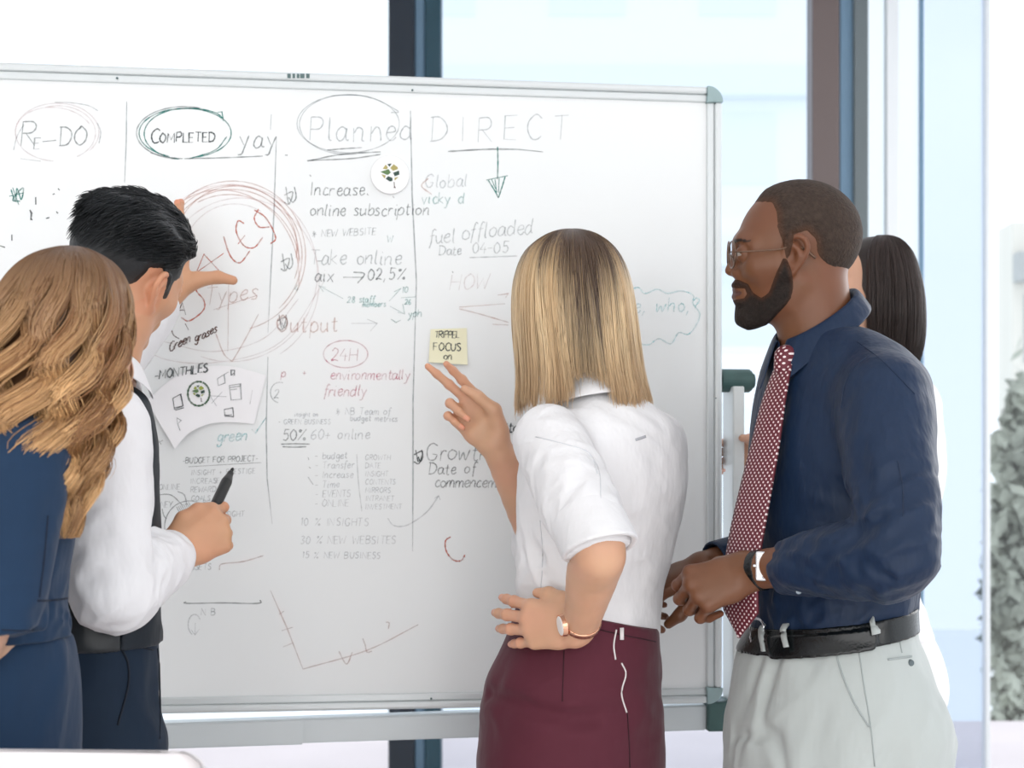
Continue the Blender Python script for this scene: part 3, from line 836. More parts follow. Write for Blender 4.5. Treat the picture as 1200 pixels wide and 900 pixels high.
# middle column
star = lambda x, y, s=1.0: [curve_px([(x, y - 14 * s), (x + 2, y), (x + 3, y + 6 * s)]), curve_px([(x + 10 * s, y - 14 * s), (x + 12 * s, y - 2), (x + 8 * s, y + 4), (x + 3, y - 2)]), curve_px([(x - 2, y - 4), (x + 8, y - 8), (x + 4, y + 6), (x - 2, y + 4)])]
write('star_marking', star(335, 233), k_grey, 1.5); write('star_marking', star(331, 311), k_grey, 1.5); write('star_marking', star(327, 380, .8), k_grey, 1.5)
write('note_lettering', T('Increase', 363, 229, 15, 0.0, 0.12, 1.3) + T('online subscription', 363, 253, 14, 0.005, 0.16, 1.3), k_grey, 1.5)
write('note_lettering', T('* NEW WEBSITE', 366, 278, 8, 0.04, 0.1, 1.8), k_faint, 1.4)
write('note_lettering', T('Take online', 363, 310, 17, 0.0, 0.12, 1.5), k_faint, 1.6)
write('note_lettering', T('aix', 368, 330, 15, 0.0, 0.14, 1.4) + [[(402, 325), (426, 325)], curve_px([(414, 319), (427, 321), (419, 332)])] + T('02,5%', 430, 328, 13, 0.02, 0.1, 2.2), k_grey, 1.7)
write('arrow_marking', [[(374, 335), (402, 350)], [(379, 342), (374, 335), (382, 337)]], k_fgreen, 1.4)
write('scribble_marking', T('28 staff', 407, 355, 7, 0.03) + T('members', 424, 360, 6, 0.04) + [[(456, 353), (470, 338)], [(462, 342), (470, 338)], [(457, 359), (474, 368)], [(472, 356), (474, 368), (466, 366)], [(458, 374), (464, 378), (470, 375)]] + T('10', 471, 343, 7) + [[(470, 349), (487, 348)]] + T('26', 474, 357, 6) + T('yph', 478, 372, 9, .05), k_fgreen, 1.5)
write('scribble_marking', T('4', 345, 342, 8), k_fgreen, 1.4); write('scribble_marking', T('W', 453, 284, 8, 0, .1), k_fgreen, 1.3)
write('note_lettering', T('Output', 324, 389, 19, 0.01, 0.05, 1.8), k_fred, 1.8, 'red marker word beside the small arrow')
write('arrow_marking', [[(412, 379), (442, 379)], [(430, 374), (442, 379), (434, 388)]], k_vfaint, 1.5)
write('oval_marking', [oval(405, 415, 26, 16, 0, 370)] + T('24H', 388, 423, 15, 0.0, 0.1, 1.6), k_pink, 1.5, 'pink marker note inside an oval')
write('note_lettering', T('p', 330, 442, 10) + T('+', 354, 441, 9) + T('environmentally', 387, 445, 12, 0.0, 0.14, .9) + T('friendly', 379, 464, 13, 0.0, 0.16, 1.0), k_pink, 1.5)
write('oval_marking', [oval(328, 460, 11, 12, 100, 290)] + T('2', 321, 466, 10), k_faint, 1.4)
write('note_lettering', T('* NB Team of', 394, 486, 8, 0.0, 0.1, 1.6) + T('budget metrics', 410, 493, 6.5, -.02, 0.1, 1.8), k_vfaint, 1.5)
write('note_lettering', T('insight on', 345, 488, 5, 0.0) + T('- GREEN BUSINESS', 326, 497, 5.5, 0.0, .1, 2), k_vfaint, 1.4)
write('note_lettering', T('50%', 331, 516, 13, 0, .08, 1.6), k_grey, 1.5); write('note_lettering', T('60+ online', 364, 515, 12, 0.01, .12, 1.6), k_vfaint, 1.6)
write('underline_marking', [curve_px([(329, 520.5), (346, 520), (363, 520.5)]), curve_px([(331, 523.5), (345, 524), (359, 523.5)])], k_grey, 1.5)
L1 = ['- budget', '- Transfer', '- Increase', '- Time', '- EVENTS', '- ONLINE']; L2 = ['GROWTH', 'DATE', 'INSIGHT', 'CONTENTS', 'MIRRORS', 'INTRANET', 'INVESTMENT']
write('list_lettering', sum([T(t, 369, 538 + i * 11.2, 8, 0.02, .1, 1.5) for i, t in enumerate(L1)], []), k_vfaint, 1.4)
write('list_lettering', sum([T(t, 428, 539 + i * 9.6, 6, 0.0, .1, 1.8) for i, t in enumerate(L2)], []) + [curve_px([(418, 532), (420, 565), (424, 599)])], k_vfaint, 1.3)
write('list_lettering', [[(361, 536), (362, 539)], [(362, 547), (364, 549)], [(361, 559), (367, 568)]], k_grey, 1.4)
write('list_lettering', T('10 % INSIGHTS', 352, 616, 9, 0.0, .1, 2.2) + T('30 % NEW WEBSITES', 352, 637, 9, 0.0, .1, 2.0) + T('15 % NEW BUSINESS', 354, 654, 7.5, -.01, .1, 2.2), k_vfaint, 1.4)
write('arrow_marking', [curve_px([(454, 607), (462, 616), (478, 615), (500, 600), (514, 581)]), [(509, 584), (514, 581), (516, 586)]], k_vfaint, 1.5)
# right column
write('note_lettering', T('Global', 498, 220, 15, 0.02, .12, 1.4), k_vfaint, 1.6); write('note_lettering', [curve_px([(502, 209), (494, 218), (506, 228)])], k_fred, 1.6)
write('note_lettering', T('vicky d', 494, 239, 13, 0.0, .08, 1.4), k_fgreen, 1.7)
write('note_lettering', T('fuel', 502, 286, 17, 0.05, .1, 1.0) + T('offloaded', 541, 281, 18, 0.09, .12, .9), k_faint, 1.5)
write('note_lettering', T('Date', 514, 299, 11, 0.02, .1, 1.4) + T('04-05', 553, 297, 13, 0.03, .1, 1.6) + [curve_px([(550, 302), (580, 301), (606, 300)])], k_faint, 1.5)
write('note_lettering', T('HOW', 528, 340, 18, 0.02, .2, 1.6), k_vfred, 1.7); write('stroke_marking', [[(583, 346), (596, 344), (592, 349)], [(592, 356), (538, 360)], curve_px([(538, 362), (562, 368), (596, 378)]), [(577, 380), (596, 381)]], k_fred, 1.5)
write('note_lettering', T('monitor', 566, 507, 12, 0.02, .12, 1.4), k_black, 1.8)
write('star_marking', star(487, 537, .7), k_black, 1.5)
write('note_lettering', T('Growth', 499, 540, 20, 0.0, .12, 1.3) + T('Date of', 502, 556, 13, 0.02, .12, 1.6) + T('commencement', 509, 571, 13, 0.0, .14, .7), k_grey, 1.5, 'dark green three-line note below the raised hand')
write('stroke_marking', [curve_px([(528, 629), (522, 634), (523, 646), (531, 656), (540, 657), (545, 650)])], k_red, 1.8, 'short curved red marker stroke')
write('chart_marking', [[(317, 692), (336, 735), (355, 784)], curve_px([(355, 784), (430, 762), (490, 732)]), [(327, 720), (333, 716)], [(330, 739), (343, 735)], [(332, 758), (344, 753)], curve_px([(397, 763), (406, 778), (413, 764)]), curve_px([(425, 748), (428, 756), (430, 764), (436, 763)]), curve_px([(452, 729), (456, 730), (455, 737)])], k_fred, 1.5, 'faint red marker chart with two axes low on the board')
write('cloud_marking', [curve_px([(738, 340), (748, 337), (756, 344), (770, 339), (782, 344), (798, 341), (812, 346), (812, 356), (820, 368), (815, 382), (806, 392), (795, 390), (786, 403), (772, 397), (760, 404), (748, 402), (740, 396)])], k_lblue, 1.6)
write('cloud_marking', T('e, who,?', 742, 366, 17, 0.0, .1, 1.6), k_lblue, 1.6)
write('scribble_marking', [[(363, 205), (364.5, 207)], [(430, 227), (431.5, 229)], [(460, 230), (462, 232)], [(372, 306), (377, 306)], [(530, 318), (531, 320)], [(334, 182), (337, 182)]], k_grey, 1.8)

# ------------------------------------------------------------------ things stuck on the board
def disc_board(bm, cx, cz, r, y0, y1, seg=40, dome=0.0):
    prof = [(r, y1), (r, y0 + (y1 - y0) * 0.35), (r * 0.97, y0), (r * 0.9, y0 - dome * 0.4), (r * 0.5, y0 - dome)]
    rings = []
    for (rr, y) in prof: rings.append([bm.verts.new((cx + rr * math.cos(t), y, cz + rr * math.sin(t))) for t in np.linspace(0, 2 * math.pi, seg, endpoint=False)])
    for a, b in zip(rings, rings[1:]):
        for i in range(seg): bm.faces.new((a[i], a[(i + 1) % seg], b[(i + 1) % seg], b[i]))
    bm.faces.new(rings[0][::-1]); bm.faces.new(rings[-1])
m_logo_d = mat('logo_dark_green', (0.02, 0.06, 0.045), 0.5); m_logo_g = mat('logo_green', (0.10, 0.20, 0.07), 0.5); m_logo_o = mat('logo_olive', (0.42, 0.36, 0.12), 0.5); m_logo_b = mat('logo_trunk', (0.08, 0.045, 0.035), 0.5)
m_logo_l = mat('logo_lime', (0.30, 0.36, 0.05), 0.5)
LOGO = [('d', [(-.25, .92), (.20, .96), (-.02, .62)]), ('o', [(-.72, .40), (-.42, .85), (-.2, .56), (-.28, .36)]), ('o', [(.06, .52), (.42, .90), (.82, .62), (.86, .42), (.34, .22)]),
        ('g', [(-.98, .08), (-.1, .38), (.12, .02), (-.22, -.24)]), ('d', [(.36, .02), (.98, .26), (1.0, -.16), (.52, -.34)]), ('o', [(-.86, -.16), (-.40, -.30), (-.52, -.62)]), ('d', [(-.42, -.62), (-.16, -.36), (.30, -.52), (.28, -.84), (.0, -.9)]), ('o', [(.50, -.50), (.92, -.40), (.52, -.80)]),
        ('b', [(.42, -.95), (.50, -.95), (.54, -1.42), (.66, -1.56), (.40, -1.56), (.46, -1.40)])]
def logo(parent, cx, cz, r, y, off, lime=False):
    for key in 'dgob':
        bm = bmesh.new()
        for k, poly in LOGO:
            if k != key: continue
            f = [bm.verts.new((cx + a * r - off[0], y, cz + b * r - off[2])) for a, b in poly]
            g = [bm.verts.new((cx + a * r - off[0], y + 0.0006, cz + b * r - off[2])) for a, b in poly]
            bm.faces.new(f); bm.faces.new(g[::-1])
            for i in range(len(poly)):
                j = (i + 1) % len(poly); bm.faces.new((f[i], f[j], g[j], g[i]))
        nm = {'d': 'logo_dark_leaf', 'g': 'logo_green_leaf', 'o': 'logo_pale_leaf', 'b': 'logo_trunk'}[key]
        mm = {'d': m_logo_d, 'g': m_logo_g, 'o': m_logo_l if lime else m_logo_o, 'b': m_logo_b}[key]
        obj(nm, bm, mm, parent)
def board_world(x, y, z):
    d = UD; n = np.array([-UD[1], UD[0]])
    b = base + d * x + n * y
    return (b[0], b[1], z)
bx_, bz_ = bl(457, 205.5)
badge = thing('round_magnet', 'round white disc with a green tree emblem stuck near the top of the whiteboard', 'magnet', board_world(bx_, 0, bz_), TH)
bm = bmesh.new(); disc_board(bm, 0, 0, 0.0375, -0.007, -0.0005)
obj('disc', bm, mat('badge_white', (0.92, 0.92, 0.93), 0.35), badge)
lx, lz = bl(456.5, 203.5)
logo(badge, lx - bx_, lz - bz_, 0.0185, -0.0078, (0, 0, 0))
# sticky note
def sheet(name, corners_px, m, parent, org, y_of, n=12):
    """a thin sheet through four photo corners (tl,tr,br,bl) lying on the board, lifted by y_of(u,v)"""
    c = [np.array(bl(*q)) for q in corners_px]
    V = []; Q = []
    for back in (0, 1):
        for i in range(n + 1):
            for j in range(n + 1):
                u, v = j / n, i / n
                p = (c[0] * (1 - u) + c[1] * u) * (1 - v) + (c[3] * (1 - u) + c[2] * u) * v
                V.append((p[0] - org[0], y_of(u, v) + 0.0004 * back, p[1] - org[1]))
    N1 = (n + 1) ** 2
    for i in range(n):
        for j in range(n):
            a = i * (n + 1) + j
            Q.append((a, a + n + 1, a + n + 2, a + 1)); Q.append((N1 + a, N1 + a + 1, N1 + a + n + 2, N1 + a + n + 1))
    return mesh_np(name, V, Q, m, parent)
sx_, sz_ = bl(524, 407)
note = thing('sticky_note', 'small square yellow sticky note with black handwriting above the raised hand', 'sticky note', board_world(sx_, 0, sz_), TH)
sheet('note_paper', [(504.5, 386), (547, 384.5), (547.5, 428), (502, 425)], mat('note_yellow', (0.86, 0.83, 0.60), 0.7), note, (sx_, sz_), lambda u, v: -0.0018 - 0.009 * v ** 3)
def write_local(name, strokes, m, wpx, parent, org, yf):
    st = [[tuple(np.array(bl(a, b)) - np.array(org)) for a, b in s] for s in strokes]
    V, Q = ribbons(st, wpx / 605.0, 0)
    V = [(x, yf(x, z), z) for x, _, z in V]
    return mesh_np(name, V, Q, m, parent, smooth=False)
nh = bl(524, 385)[1] - bl(524, 427)[1]
fy = lambda x, z: -0.0026 - 0.009 * np.clip(0.5 - z / nh, 0, 1) ** 3
write_local('note_lettering', T('TRIPPEL', 509, 396, 7.6, 0.0, .1, .5) + T('FOCUS', 508, 411, 9, -0.01, .05, 1.6) + T('on', 519, 422, 9, 0.0, .1, 1.4), k_black, 1.3, note, (sx_, sz_), fy)
# curling sheet of white paper
cx_, cz_ = bl(240, 470)
paper = thing('paper_sheet', 'curling sheet of white paper with drawn icons and a round green emblem on the whiteboard', 'paper', board_world(cx_, 0, cz_), TH)
def pcurl(x, z): return -0.0030 - 0.016 * np.clip((0.045 - z) / 0.11, 0, 1) ** 2 * np.clip((0.12 - x) / 0.22, 0.1, 1) ** 1.5
top = curve_px([(172, 470), (205, 442), (240, 430), (275, 430), (312, 440)], 6); bot = curve_px([(206, 526), (222, 508), (245, 497), (270, 495), (298, 497)], 6)
V = []; n = len(top); rows = 10
for back in (0, 1):
    for i in range(rows + 1):
        for j in range(n):
            v = i / rows; a = np.array(bl(*top[j])); b = np.array(bl(*bot[j])); p = a * (1 - v) + b * v
            u = j / (n - 1)
            V.append((p[0] - cx_, pcurl(p[0] - cx_, p[1] - cz_) + 0.0004 * back, p[1] - cz_))
Q = []; N1 = (rows + 1) * n
for i in range(rows):
    for j in range(n - 1):
        a = i * n + j; Q.append((a, a + n, a + n + 1, a + 1)); Q.append((N1 + a, N1 + a + 1, N1 + a + n + 1, N1 + a + n))
mesh_np('page', V, Q, mat('paper_white', (0.90, 0.90, 0.92), 0.6), paper)
def py_(x, z): return pcurl(x, z) - 0.0014
wl = lambda nm, st, m, w: write_local(nm, st, m, w, paper, (cx_, cz_), py_)
wl('paper_lettering', T('-MONTHLES', 181, 445, 10, 0.14, .1, 1.5), k_black, 1.8)
wl('paper_icon_marking', [[(203, 467), (212, 462), (215, 476), (205, 480), (203, 467)], [(205, 478), (215, 476)], [(206, 481), (216, 478)]], k_black, 1.6)
wl('paper_icon_marking', [[(208, 490), (213, 493), (209, 497), (208, 490)], [(209, 497), (212, 505)]], k_grey, 1.3)
wl('paper_icon_marking', [[(255, 444), (263, 439), (264, 449), (256, 452), (255, 444)], [(263, 439), (268, 436)]], k_grey, 1.5)
wl('paper_icon_marking', [[(271, 440), (271, 434), (275, 434), (275, 440), (271, 440), (275, 437)]], k_black, 1.5)
wl('paper_icon_marking', [[(269, 452), (282, 450), (283, 468), (271, 469), (269, 452)], [(269, 454.5), (282, 452.5)], [(270, 457), (278, 456)]], k_grey, 1.5)
wl('paper_icon_marking', [[(263, 480), (273, 478), (274, 488), (264, 488), (263, 480)], [(263, 486), (274, 489)], [(265, 487), (272, 486)]], k_black, 1.5)
wl('paper_icon_marking', [[(246, 464), (266, 465)], [(246, 463), (254, 476)], [(261, 459), (248, 473)], [(296, 457), (293, 474)]], k_faint, 1.2)
wl('paper_emblem_ring', [oval(233, 461.5, 12.6, 14.2, 60, 290), oval(233.6, 461.5, 12.2, 14, 290, 420)], ink('ink_deep_green', (0.02, 0.09, 0.03), 1.0), 2.0)
lx, lz = bl(232.5, 459)
bm_y = py_(lx - cx_, lz - cz_) - 0.0012
logo(paper, lx - cx_, lz - cz_, 0.0122, bm_y, (0, 0, 0), lime=True)
# ------------------------------------------------------------------ people: shared anatomy
def skin_mat(name, rough=0.48, bumpd=0.0006):
    return mat(name, (0.5, 0.3, 0.2), rough, 0.4, sss=0.12, attr='Col', bump=[((350, 350, 350), 0.12, bumpd, 'noise')])
def frame_of(fwd, up=(0, 0, 1)):
    """columns: right, forward, up"""
    f = unit(fwd); r = unit(np.cross(f, up)); u = np.cross(r, f)
    return np.stack([r, f, u], 1)
def rot_axis(v, ax, deg):
    a = math.radians(deg); ax = unit(ax); v = np.asarray(v, float)
    return v * math.cos(a) + np.cross(ax, v) * math.sin(a) + ax * (ax @ v) * (1 - math.cos(a))

class Hand:
    """u: wrist to knuckles, w: out of the back of the hand; right: is it a right hand"""
    def __init__(s, wrist, u, w, right, size=1.0, curls=None, spread=(9, 2, -5, -12), thumb=None, fat=1.0):
        s.wrist = np.asarray(wrist, float); u = unit(u); w = np.asarray(w, float); w = unit(w - u * (w @ u))
        v = np.cross(w, u) if right else np.cross(u, w)          # towards the thumb
        s.M = np.stack([u, v, w], 1) * size
        s.R = np.stack([u, v, w], 1)
        curls = curls or [(8, 12, 8)] * 4
        base = [(.090, .029, .002), (.095, .0095, .005), (.090, -.0105, .003), (.081, -.029, -.002)]
        lens = [(.043, .026, .021), (.047, .030, .022), (.043, .028, .022), (.034, .021, .019)]
        rad = [(.0098, .0088, .0080, .0064), (.0100, .0089, .0081, .0065), (.0096, .0085, .0077, .0062), (.0084, .0076, .0069, .0056)]
        palm = []
        hw = [(.012, .016, 0), (.010, .006, .002), (.010, -.006, .001), (.012, -.016, -.002)]
        for b, h in zip(base, hw): palm.append(cap(s.g(h), s.g(b), .0155 * fat, .0118 * fat))
        palm.append(cap(s.g((.045, .020, -.004)), s.g((.040, -.020, -.006)), .014, .014))
        s.fing = []; s.joints = []; s.tipn = []
        for i in range(4):
            d = rot_axis(np.array([1.0, 0, 0]), np.array([0, 0, 1.0]), spread[i])
            side = np.cross(np.array([0, 0, 1.0]), d)               # flex about this axis (towards -w)
            p = np.array(base[i]); pts = [p]; n = np.array([0, 0, 1.0])
            for k in range(3):
                d = rot_axis(d, side, curls[i][k]); n = rot_axis(n, side, curls[i][k])
                p = p + d * lens[i][k]; pts.append(p)
            s.joints.append([s.g(q) for q in pts]); s.tipn.append((s.R @ n, s.R @ d))
            r = [x * fat * size for x in rad[i]]
            c = chain(s.joints[-1], r, 0.004)
            kn = [ell(s.g(pts[1]), np.array([.0094, .0094, .0094]) * (1.04 if i < 3 else .92) * fat * size)]
            s.fing.append((c, kn))
        th = thumb or [(.016, .022, -.006), (.044, .044, -.014), (.074, .058, -.016), (.098, .066, -.016)]
        tp = [s.g(q) for q in th]; s.thumb = tp
        s.thc = chain(tp, [x * fat * size for x in ((.0175, .0135, .0108, .0080) if len(tp) == 4 else (.0165, .0135, .0108, .0098, .0080))], 0.006)
        s.palm = palm
        allc = palm + [f for f, _ in s.fing] + [s.thc]
        s.S = S(s.f, np.min([c.lo for c in allc], 0), np.max([c.hi for c in allc], 0))
        s.size = size
    def g(s, q): return s.wrist + s.M @ np.asarray(q, float)
    def f(s, p):
        d = s.palm[0].f(p)
        for c in s.palm[1:]: d = smin(d, c.f(p), .014 * s.size)
        d = smin(d, s.thc.f(p), .012 * s.size)
        out = d
        for c, kn in s.fing:
            x = c.f(p)
            for k in kn: x = smin(x, k.f(p), .003)
            out = np.minimum(out, smin(d, x, .007 * s.size))
        return out
    def nails(s, only=None):
        """(centre, axis along finger, normal, half length, half width) of each nail"""
        r = []
        for i in range(4):
            n, d = s.tipn[i]; tip = s.joints[i][3]; rr = (.0064, .0065, .0062, .0056)[i] * s.size
            r.append((tip + n * rr * .75 - d * .002, d, n, .0062 * s.size, .0048 * s.size))
        return r

def head_fn(O, R, size=1.0, jaw=1.0, female=False, lips=1.0, ear=0.0, nose=1.0, nl=.1045, retr=0.0):
    """returns f(p) world; R columns right, forward, up; O is the point between the ear holes"""
    O = np.asarray(O, float)
    E = ell; 
    prims = []
    def add(f, k, op='u'): prims.append((f, k, op))
    add(E((0, -.010, .034), (.0735, .0945, .0835)), 0)
    add(E((0, .030, -.022), (.060 * (1 if not female else .96), .060, .080)), .035)
    j = .053 * jaw
    add(chain([(j, -.002, -.040), (j * .93, .018, -.068), (.014, .070, -.094)], [.019, .018, .0165], 0), .026)
    add(E((0, .076, -.093), (.020 * jaw, .017, .016)), .018)
    add(cap((.043, .058, -.016), (.056, .030, -.012), .020, .016), .026)
    add(chain([(.0, .0875, .024), (.022, .084, .027), (.044, .066, .022)], [.0095, .0105, .009], 0), .016)
    add(E((.0325, .0945, .006), (.019, .016, .0125)), .014, 's')
    add(chain([(0, .0870, .016), (0, .0945, -.004), (0, nl, -.0215)], [.0072, .0076, .0085], 0), .010)
    add(E((.0120 * nose, nl - .0115, -.0255), (.0090, .0105, .0078)), .007)
    add(E((.0068, nl - .006, -.0325), (.0034, .005, .0032)), .003, 's')
    add(E((0, .086, -.055), (.028, .013, .021)), .016)
    add(chain([(.0, .0975, -.0520), (.010, .0955, -.0510), (.023, .0855, -.0555)], [.0062 * lips, .0058 * lips, .003], 0), .006)
    add(chain([(.0, .0965, -.0635), (.011, .0935, -.0625), (.022, .0855, -.0570)], [.0075 * lips, .0068 * lips, .003], 0), .006)
    add(chain([(.0, .1060, -.0574), (.012, .1020, -.0568), (.024, .0915, -.0570)], [.0016, .0016, .0012], 0), .003, 's')
    # eyelids round the ball
    def lids(p):
        d = np.linalg.norm(p - np.array([.0325, .0815, .006]), axis=1) - .0142
        sl = np.abs(p[:, 2] - .0055) - .0026 * np.clip(1 - ((p[:, 0] - .0325) / .0135) ** 2, 0, 1)
        return smax(d, -smax(sl, .085 - p[:, 1], .001), .0012)
    add(S(lids, (.01, .06, -.01), (.05, .10, .03)), .004)
    # ear: rim, lobe, bowl
    er = np.array([[.070, .006, -.018], [.0735, .010, -.002], [.0755, .011, .016], [.080, .002, .030], [.0865, -.014, .031], [.0895, -.0225, .018], [.0865, -.019, .000], [.080, -.006, -.020], [.0735, .004, -.0285], [.071, .008, -.024]])
    er[:, 1] += ear; es = np.array([0, ear, 0])
    add(chain(er, [.0032, .0036, .0038, .0042, .0044, .0044, .0042, .0046, .0056, .0040], .002, n=3), .004)
    add(chain(np.array([(.072, -.004, .014), (.0765, -.008, .002), (.073, -.002, -.014)]) + es, [.0125, .0125, .008], .004), .004)
    add(E((.0865, .001 + ear, .001), (.011, .0085, .0125)), .005, 's')
    add(chain(np.array([(.082, .000, .020), (.0845, -.010, .012), (.083, -.010, -.004)]) + es, [.003, .0032, .003], .002), .003)
    def f(p):
        q = ((p - O) @ R) / size
        q = np.stack([np.abs(q[:, 0]), q[:, 1] + retr * sstep(-.02, -.05, q[:, 2]) * sstep(.02, .07, q[:, 1]), q[:, 2]], 1)
        d = None
        for g, k, op in prims:
            v = g.f(q)
            if d is None: d = v
            elif op == 'u': d = smin(d, v, k)
            else: d = smax(d, -v, k)
        return d * size
    return S(f, O - .17 * size, O + .17 * size)
def to_head(O, R, size=1.0): return lambda p: ((p - np.asarray(O)) @ R) / size
def from_head(O, R, q, size=1.0): return np.asarray(O) + (np.asarray(q, float) * size) @ R.T

def eyes(root, off, O, R, size, iris):
    m_w = mat('eye_white', (0.38, 0.34, 0.31), 0.15, 0.5); m_i = mat('iris_' + iris[0], iris[1], 0.1, 0.6)
    for s in (-1, 1):
        c = from_head(O, R, (s * .0325, .0815, .006), size) - off
        bm = bmesh.new(); bmesh.ops.create_uvsphere(bm, u_segments=20, v_segments=14, radius=.0124 * size, matrix=Matrix.Translation(c))
        e = obj('eye', bm, m_w, root, smooth=True)
        d = R[:, 1]
        bm = bmesh.new()
        M = Matrix.Translation(Vector(c + d * .0095 * size)) @ Vector(d).to_track_quat('Z', 'Y').to_matrix().to_4x4()
        bmesh.ops.create_uvsphere(bm, u_segments=18, v_segments=8, radius=.0058 * size, matrix=M @ Matrix.Diagonal((1, 1, .62, 1)))
        obj('iris', bm, m_i, e, smooth=True)

def skin_colour(base, heads=(), hands=(), dark=0.0, seed=0, lip=None, brow=None):
    base = np.array(base)
    def f(V):
        n = noise(V * 38, seed) * .5 + noise(V * 90, seed + 1) * .3
        C = base[None] * (1 + .07 * n[:, None])
        red = np.clip(noise(V * 22, seed + 2), -1, 1)
        C[:, 0] *= 1 + .03 * red; C[:, 1] *= 1 - .03 * red
        for (O, R, size) in heads:
            q = to_head(O, R, size)(V); ax = np.abs(q[:, 0])
            m = (np.linalg.norm(q, axis=1) < .16)
            lm = m & (q[:, 1] > .080) & (np.abs(q[:, 2] + .0575) < .0105 * np.clip(1 - (ax / .026) ** 2, 0, 1)) & (ax < .026)
            C[lm] = np.array(lip if lip is not None else base * np.array([.85, .55, .52]))
            if brow is not None:
                bz = q[:, 2] - (.0265 - .12 * np.clip(ax - .034, 0, 1) + .05 * np.clip(ax - .015, 0, .02))
                bmk = m & (q[:, 1] > .055) & (ax > .012) & (ax < .052) & (np.abs(bz) < .0042 * np.clip(1.2 - ax / .055, .3, 1))
                C[bmk] = np.array(brow)
            er = m & (ax > .072) & (q[:, 2] > -.04) & (q[:, 2] < .04) & (q[:, 1] < .02)
            C[er] *= np.array([1.02, .94, .92])
        for H in hands:
            for (c, d, nn, hl, hw) in H.nails():
                r = V - c; a = r @ d; b = r @ np.cross(d, nn); t = r @ nn
                k = (np.abs(a) < hl) & (np.abs(b) < hw) & (np.abs(t) < .005)
                C[k] = base * np.array([1.12, 1.0, 1.0]) + .03
            for i in range(4):
                for j in (1, 2):
                    dd = np.linalg.norm(V - H.joints[i][j], axis=1)
                    w = np.exp(-(dd / .011) ** 2)[:, None]
                    C *= 1 + w * (np.array([1.02, .90, .88]) - 1)
                dd = np.linalg.norm(V - H.joints[i][3], axis=1); w = np.exp(-(dd / .012) ** 2)[:, None]
                C *= 1 + w * (np.array([1.06, .90, .88]) - 1)
        return np.clip(C, 0, 1)
    return f

def wrinkle(amp, M, seed, mask=None, ridge=True):
    M = np.asarray(M, float)
    def f(p, d):
        q = p @ M.T
        n = noise(q + .35 * noise(p * 9, seed + 7)[:, None], seed)
        if ridge:
            n2 = noise(q * 1.7 + 3 + .3 * n[:, None], seed + 1)
            v = .75 * (.75 - 2.2 * np.sqrt(n * n + .004)) + .45 * (.6 - 2 * np.sqrt(n2 * n2 + .006))
        else: v = n
        if mask is not None: v = v * mask(p)
        return -amp * v
    return f
def blob(c, r, base=0.0):
    c = np.asarray(c, float)
    return lambda p: base + (1 - base) * np.exp(-(np.linalg.norm(p - c, axis=1) / r) ** 2)
def stretch(axis, along, across):
    """noise frequency matrix: low along the axis, high across it"""
    a = unit(axis); b = unit(np.cross(a, [.3, .5, .81])); c = np.cross(a, b)
    return np.stack([a * along, b * across, c * across])

def offs(f, t):
    return S(lambda p: f.f(p) - t, f.lo - abs(t), f.hi + abs(t))
def halfspace(pt, n):
    """inside where (p-pt).n < 0"""
    pt = np.asarray(pt, float); n = unit(n)
    return S(lambda p: (p - pt) @ n, pt - 9, pt + 9)
def inter(a, b, k=0.0):
    return S(lambda p: smax(a.f(p), b.f(p), k), a.lo, a.hi)
def minus(a, b, k=0.0):
    return S(lambda p: smax(a.f(p), -b.f(p), k), a.lo, a.hi)

def collar(name, c, a, b, theta, tilt, h_stand, h_fall, m, root, off, gap=0.45, point=0.02, flare=0.016, gapdir=None, n=48, thick=.0022):
    """shirt collar round the neck: stand, fold and falling leaf, open at the front over +-gap radians; tilt=(dz per forward metre)"""
    ct, st = math.cos(theta), math.sin(theta)
    prof = [(0.000, -h_stand * .9), (0.0005, -h_stand * .3), (0.000, 0.0), (0.004, .0035), (0.0085, 0.0), (0.5, -.5), (1.0, -1.0)]
    V = []; Q = []
    for i in range(n + 1):
        t = gap + (2 * math.pi - 2 * gap) * i / n
        # t=0 is straight ahead
        w = math.exp(-((min(t - gap, 2 * math.pi - gap - t)) / .45) ** 2)
        for j, (dr, dz) in enumerate(prof):
            if j < 5: r, z = dr, dz
            else: r = .0085 + flare * dr * (1 + .2 * w); z = -(h_fall + point * w) * (-dz)
            ra, rb = a + r, b + r
            fx = ra * math.cos(t); lx = rb * math.sin(t)
            x = fx * ct - lx * st; y = fx * st + lx * ct
            V.append((c[0] + x, c[1] + y, c[2] + z + tilt * fx))
    k = len(prof)
    for i in range(n):
        for j in range(k - 1):
            p = i * k + j; Q.append((p, p + k, p + k + 1, p + 1))
    o = mesh_np(name, np.array(V) - off, Q, m, root)
    s = o.modifiers.new('solid', 'SOLIDIFY'); s.thickness = thick; s.offset = 0
    o.modifiers.new('sub', 'SUBSURF').levels = 1; o.modifiers['sub'].render_levels = 1
    return o

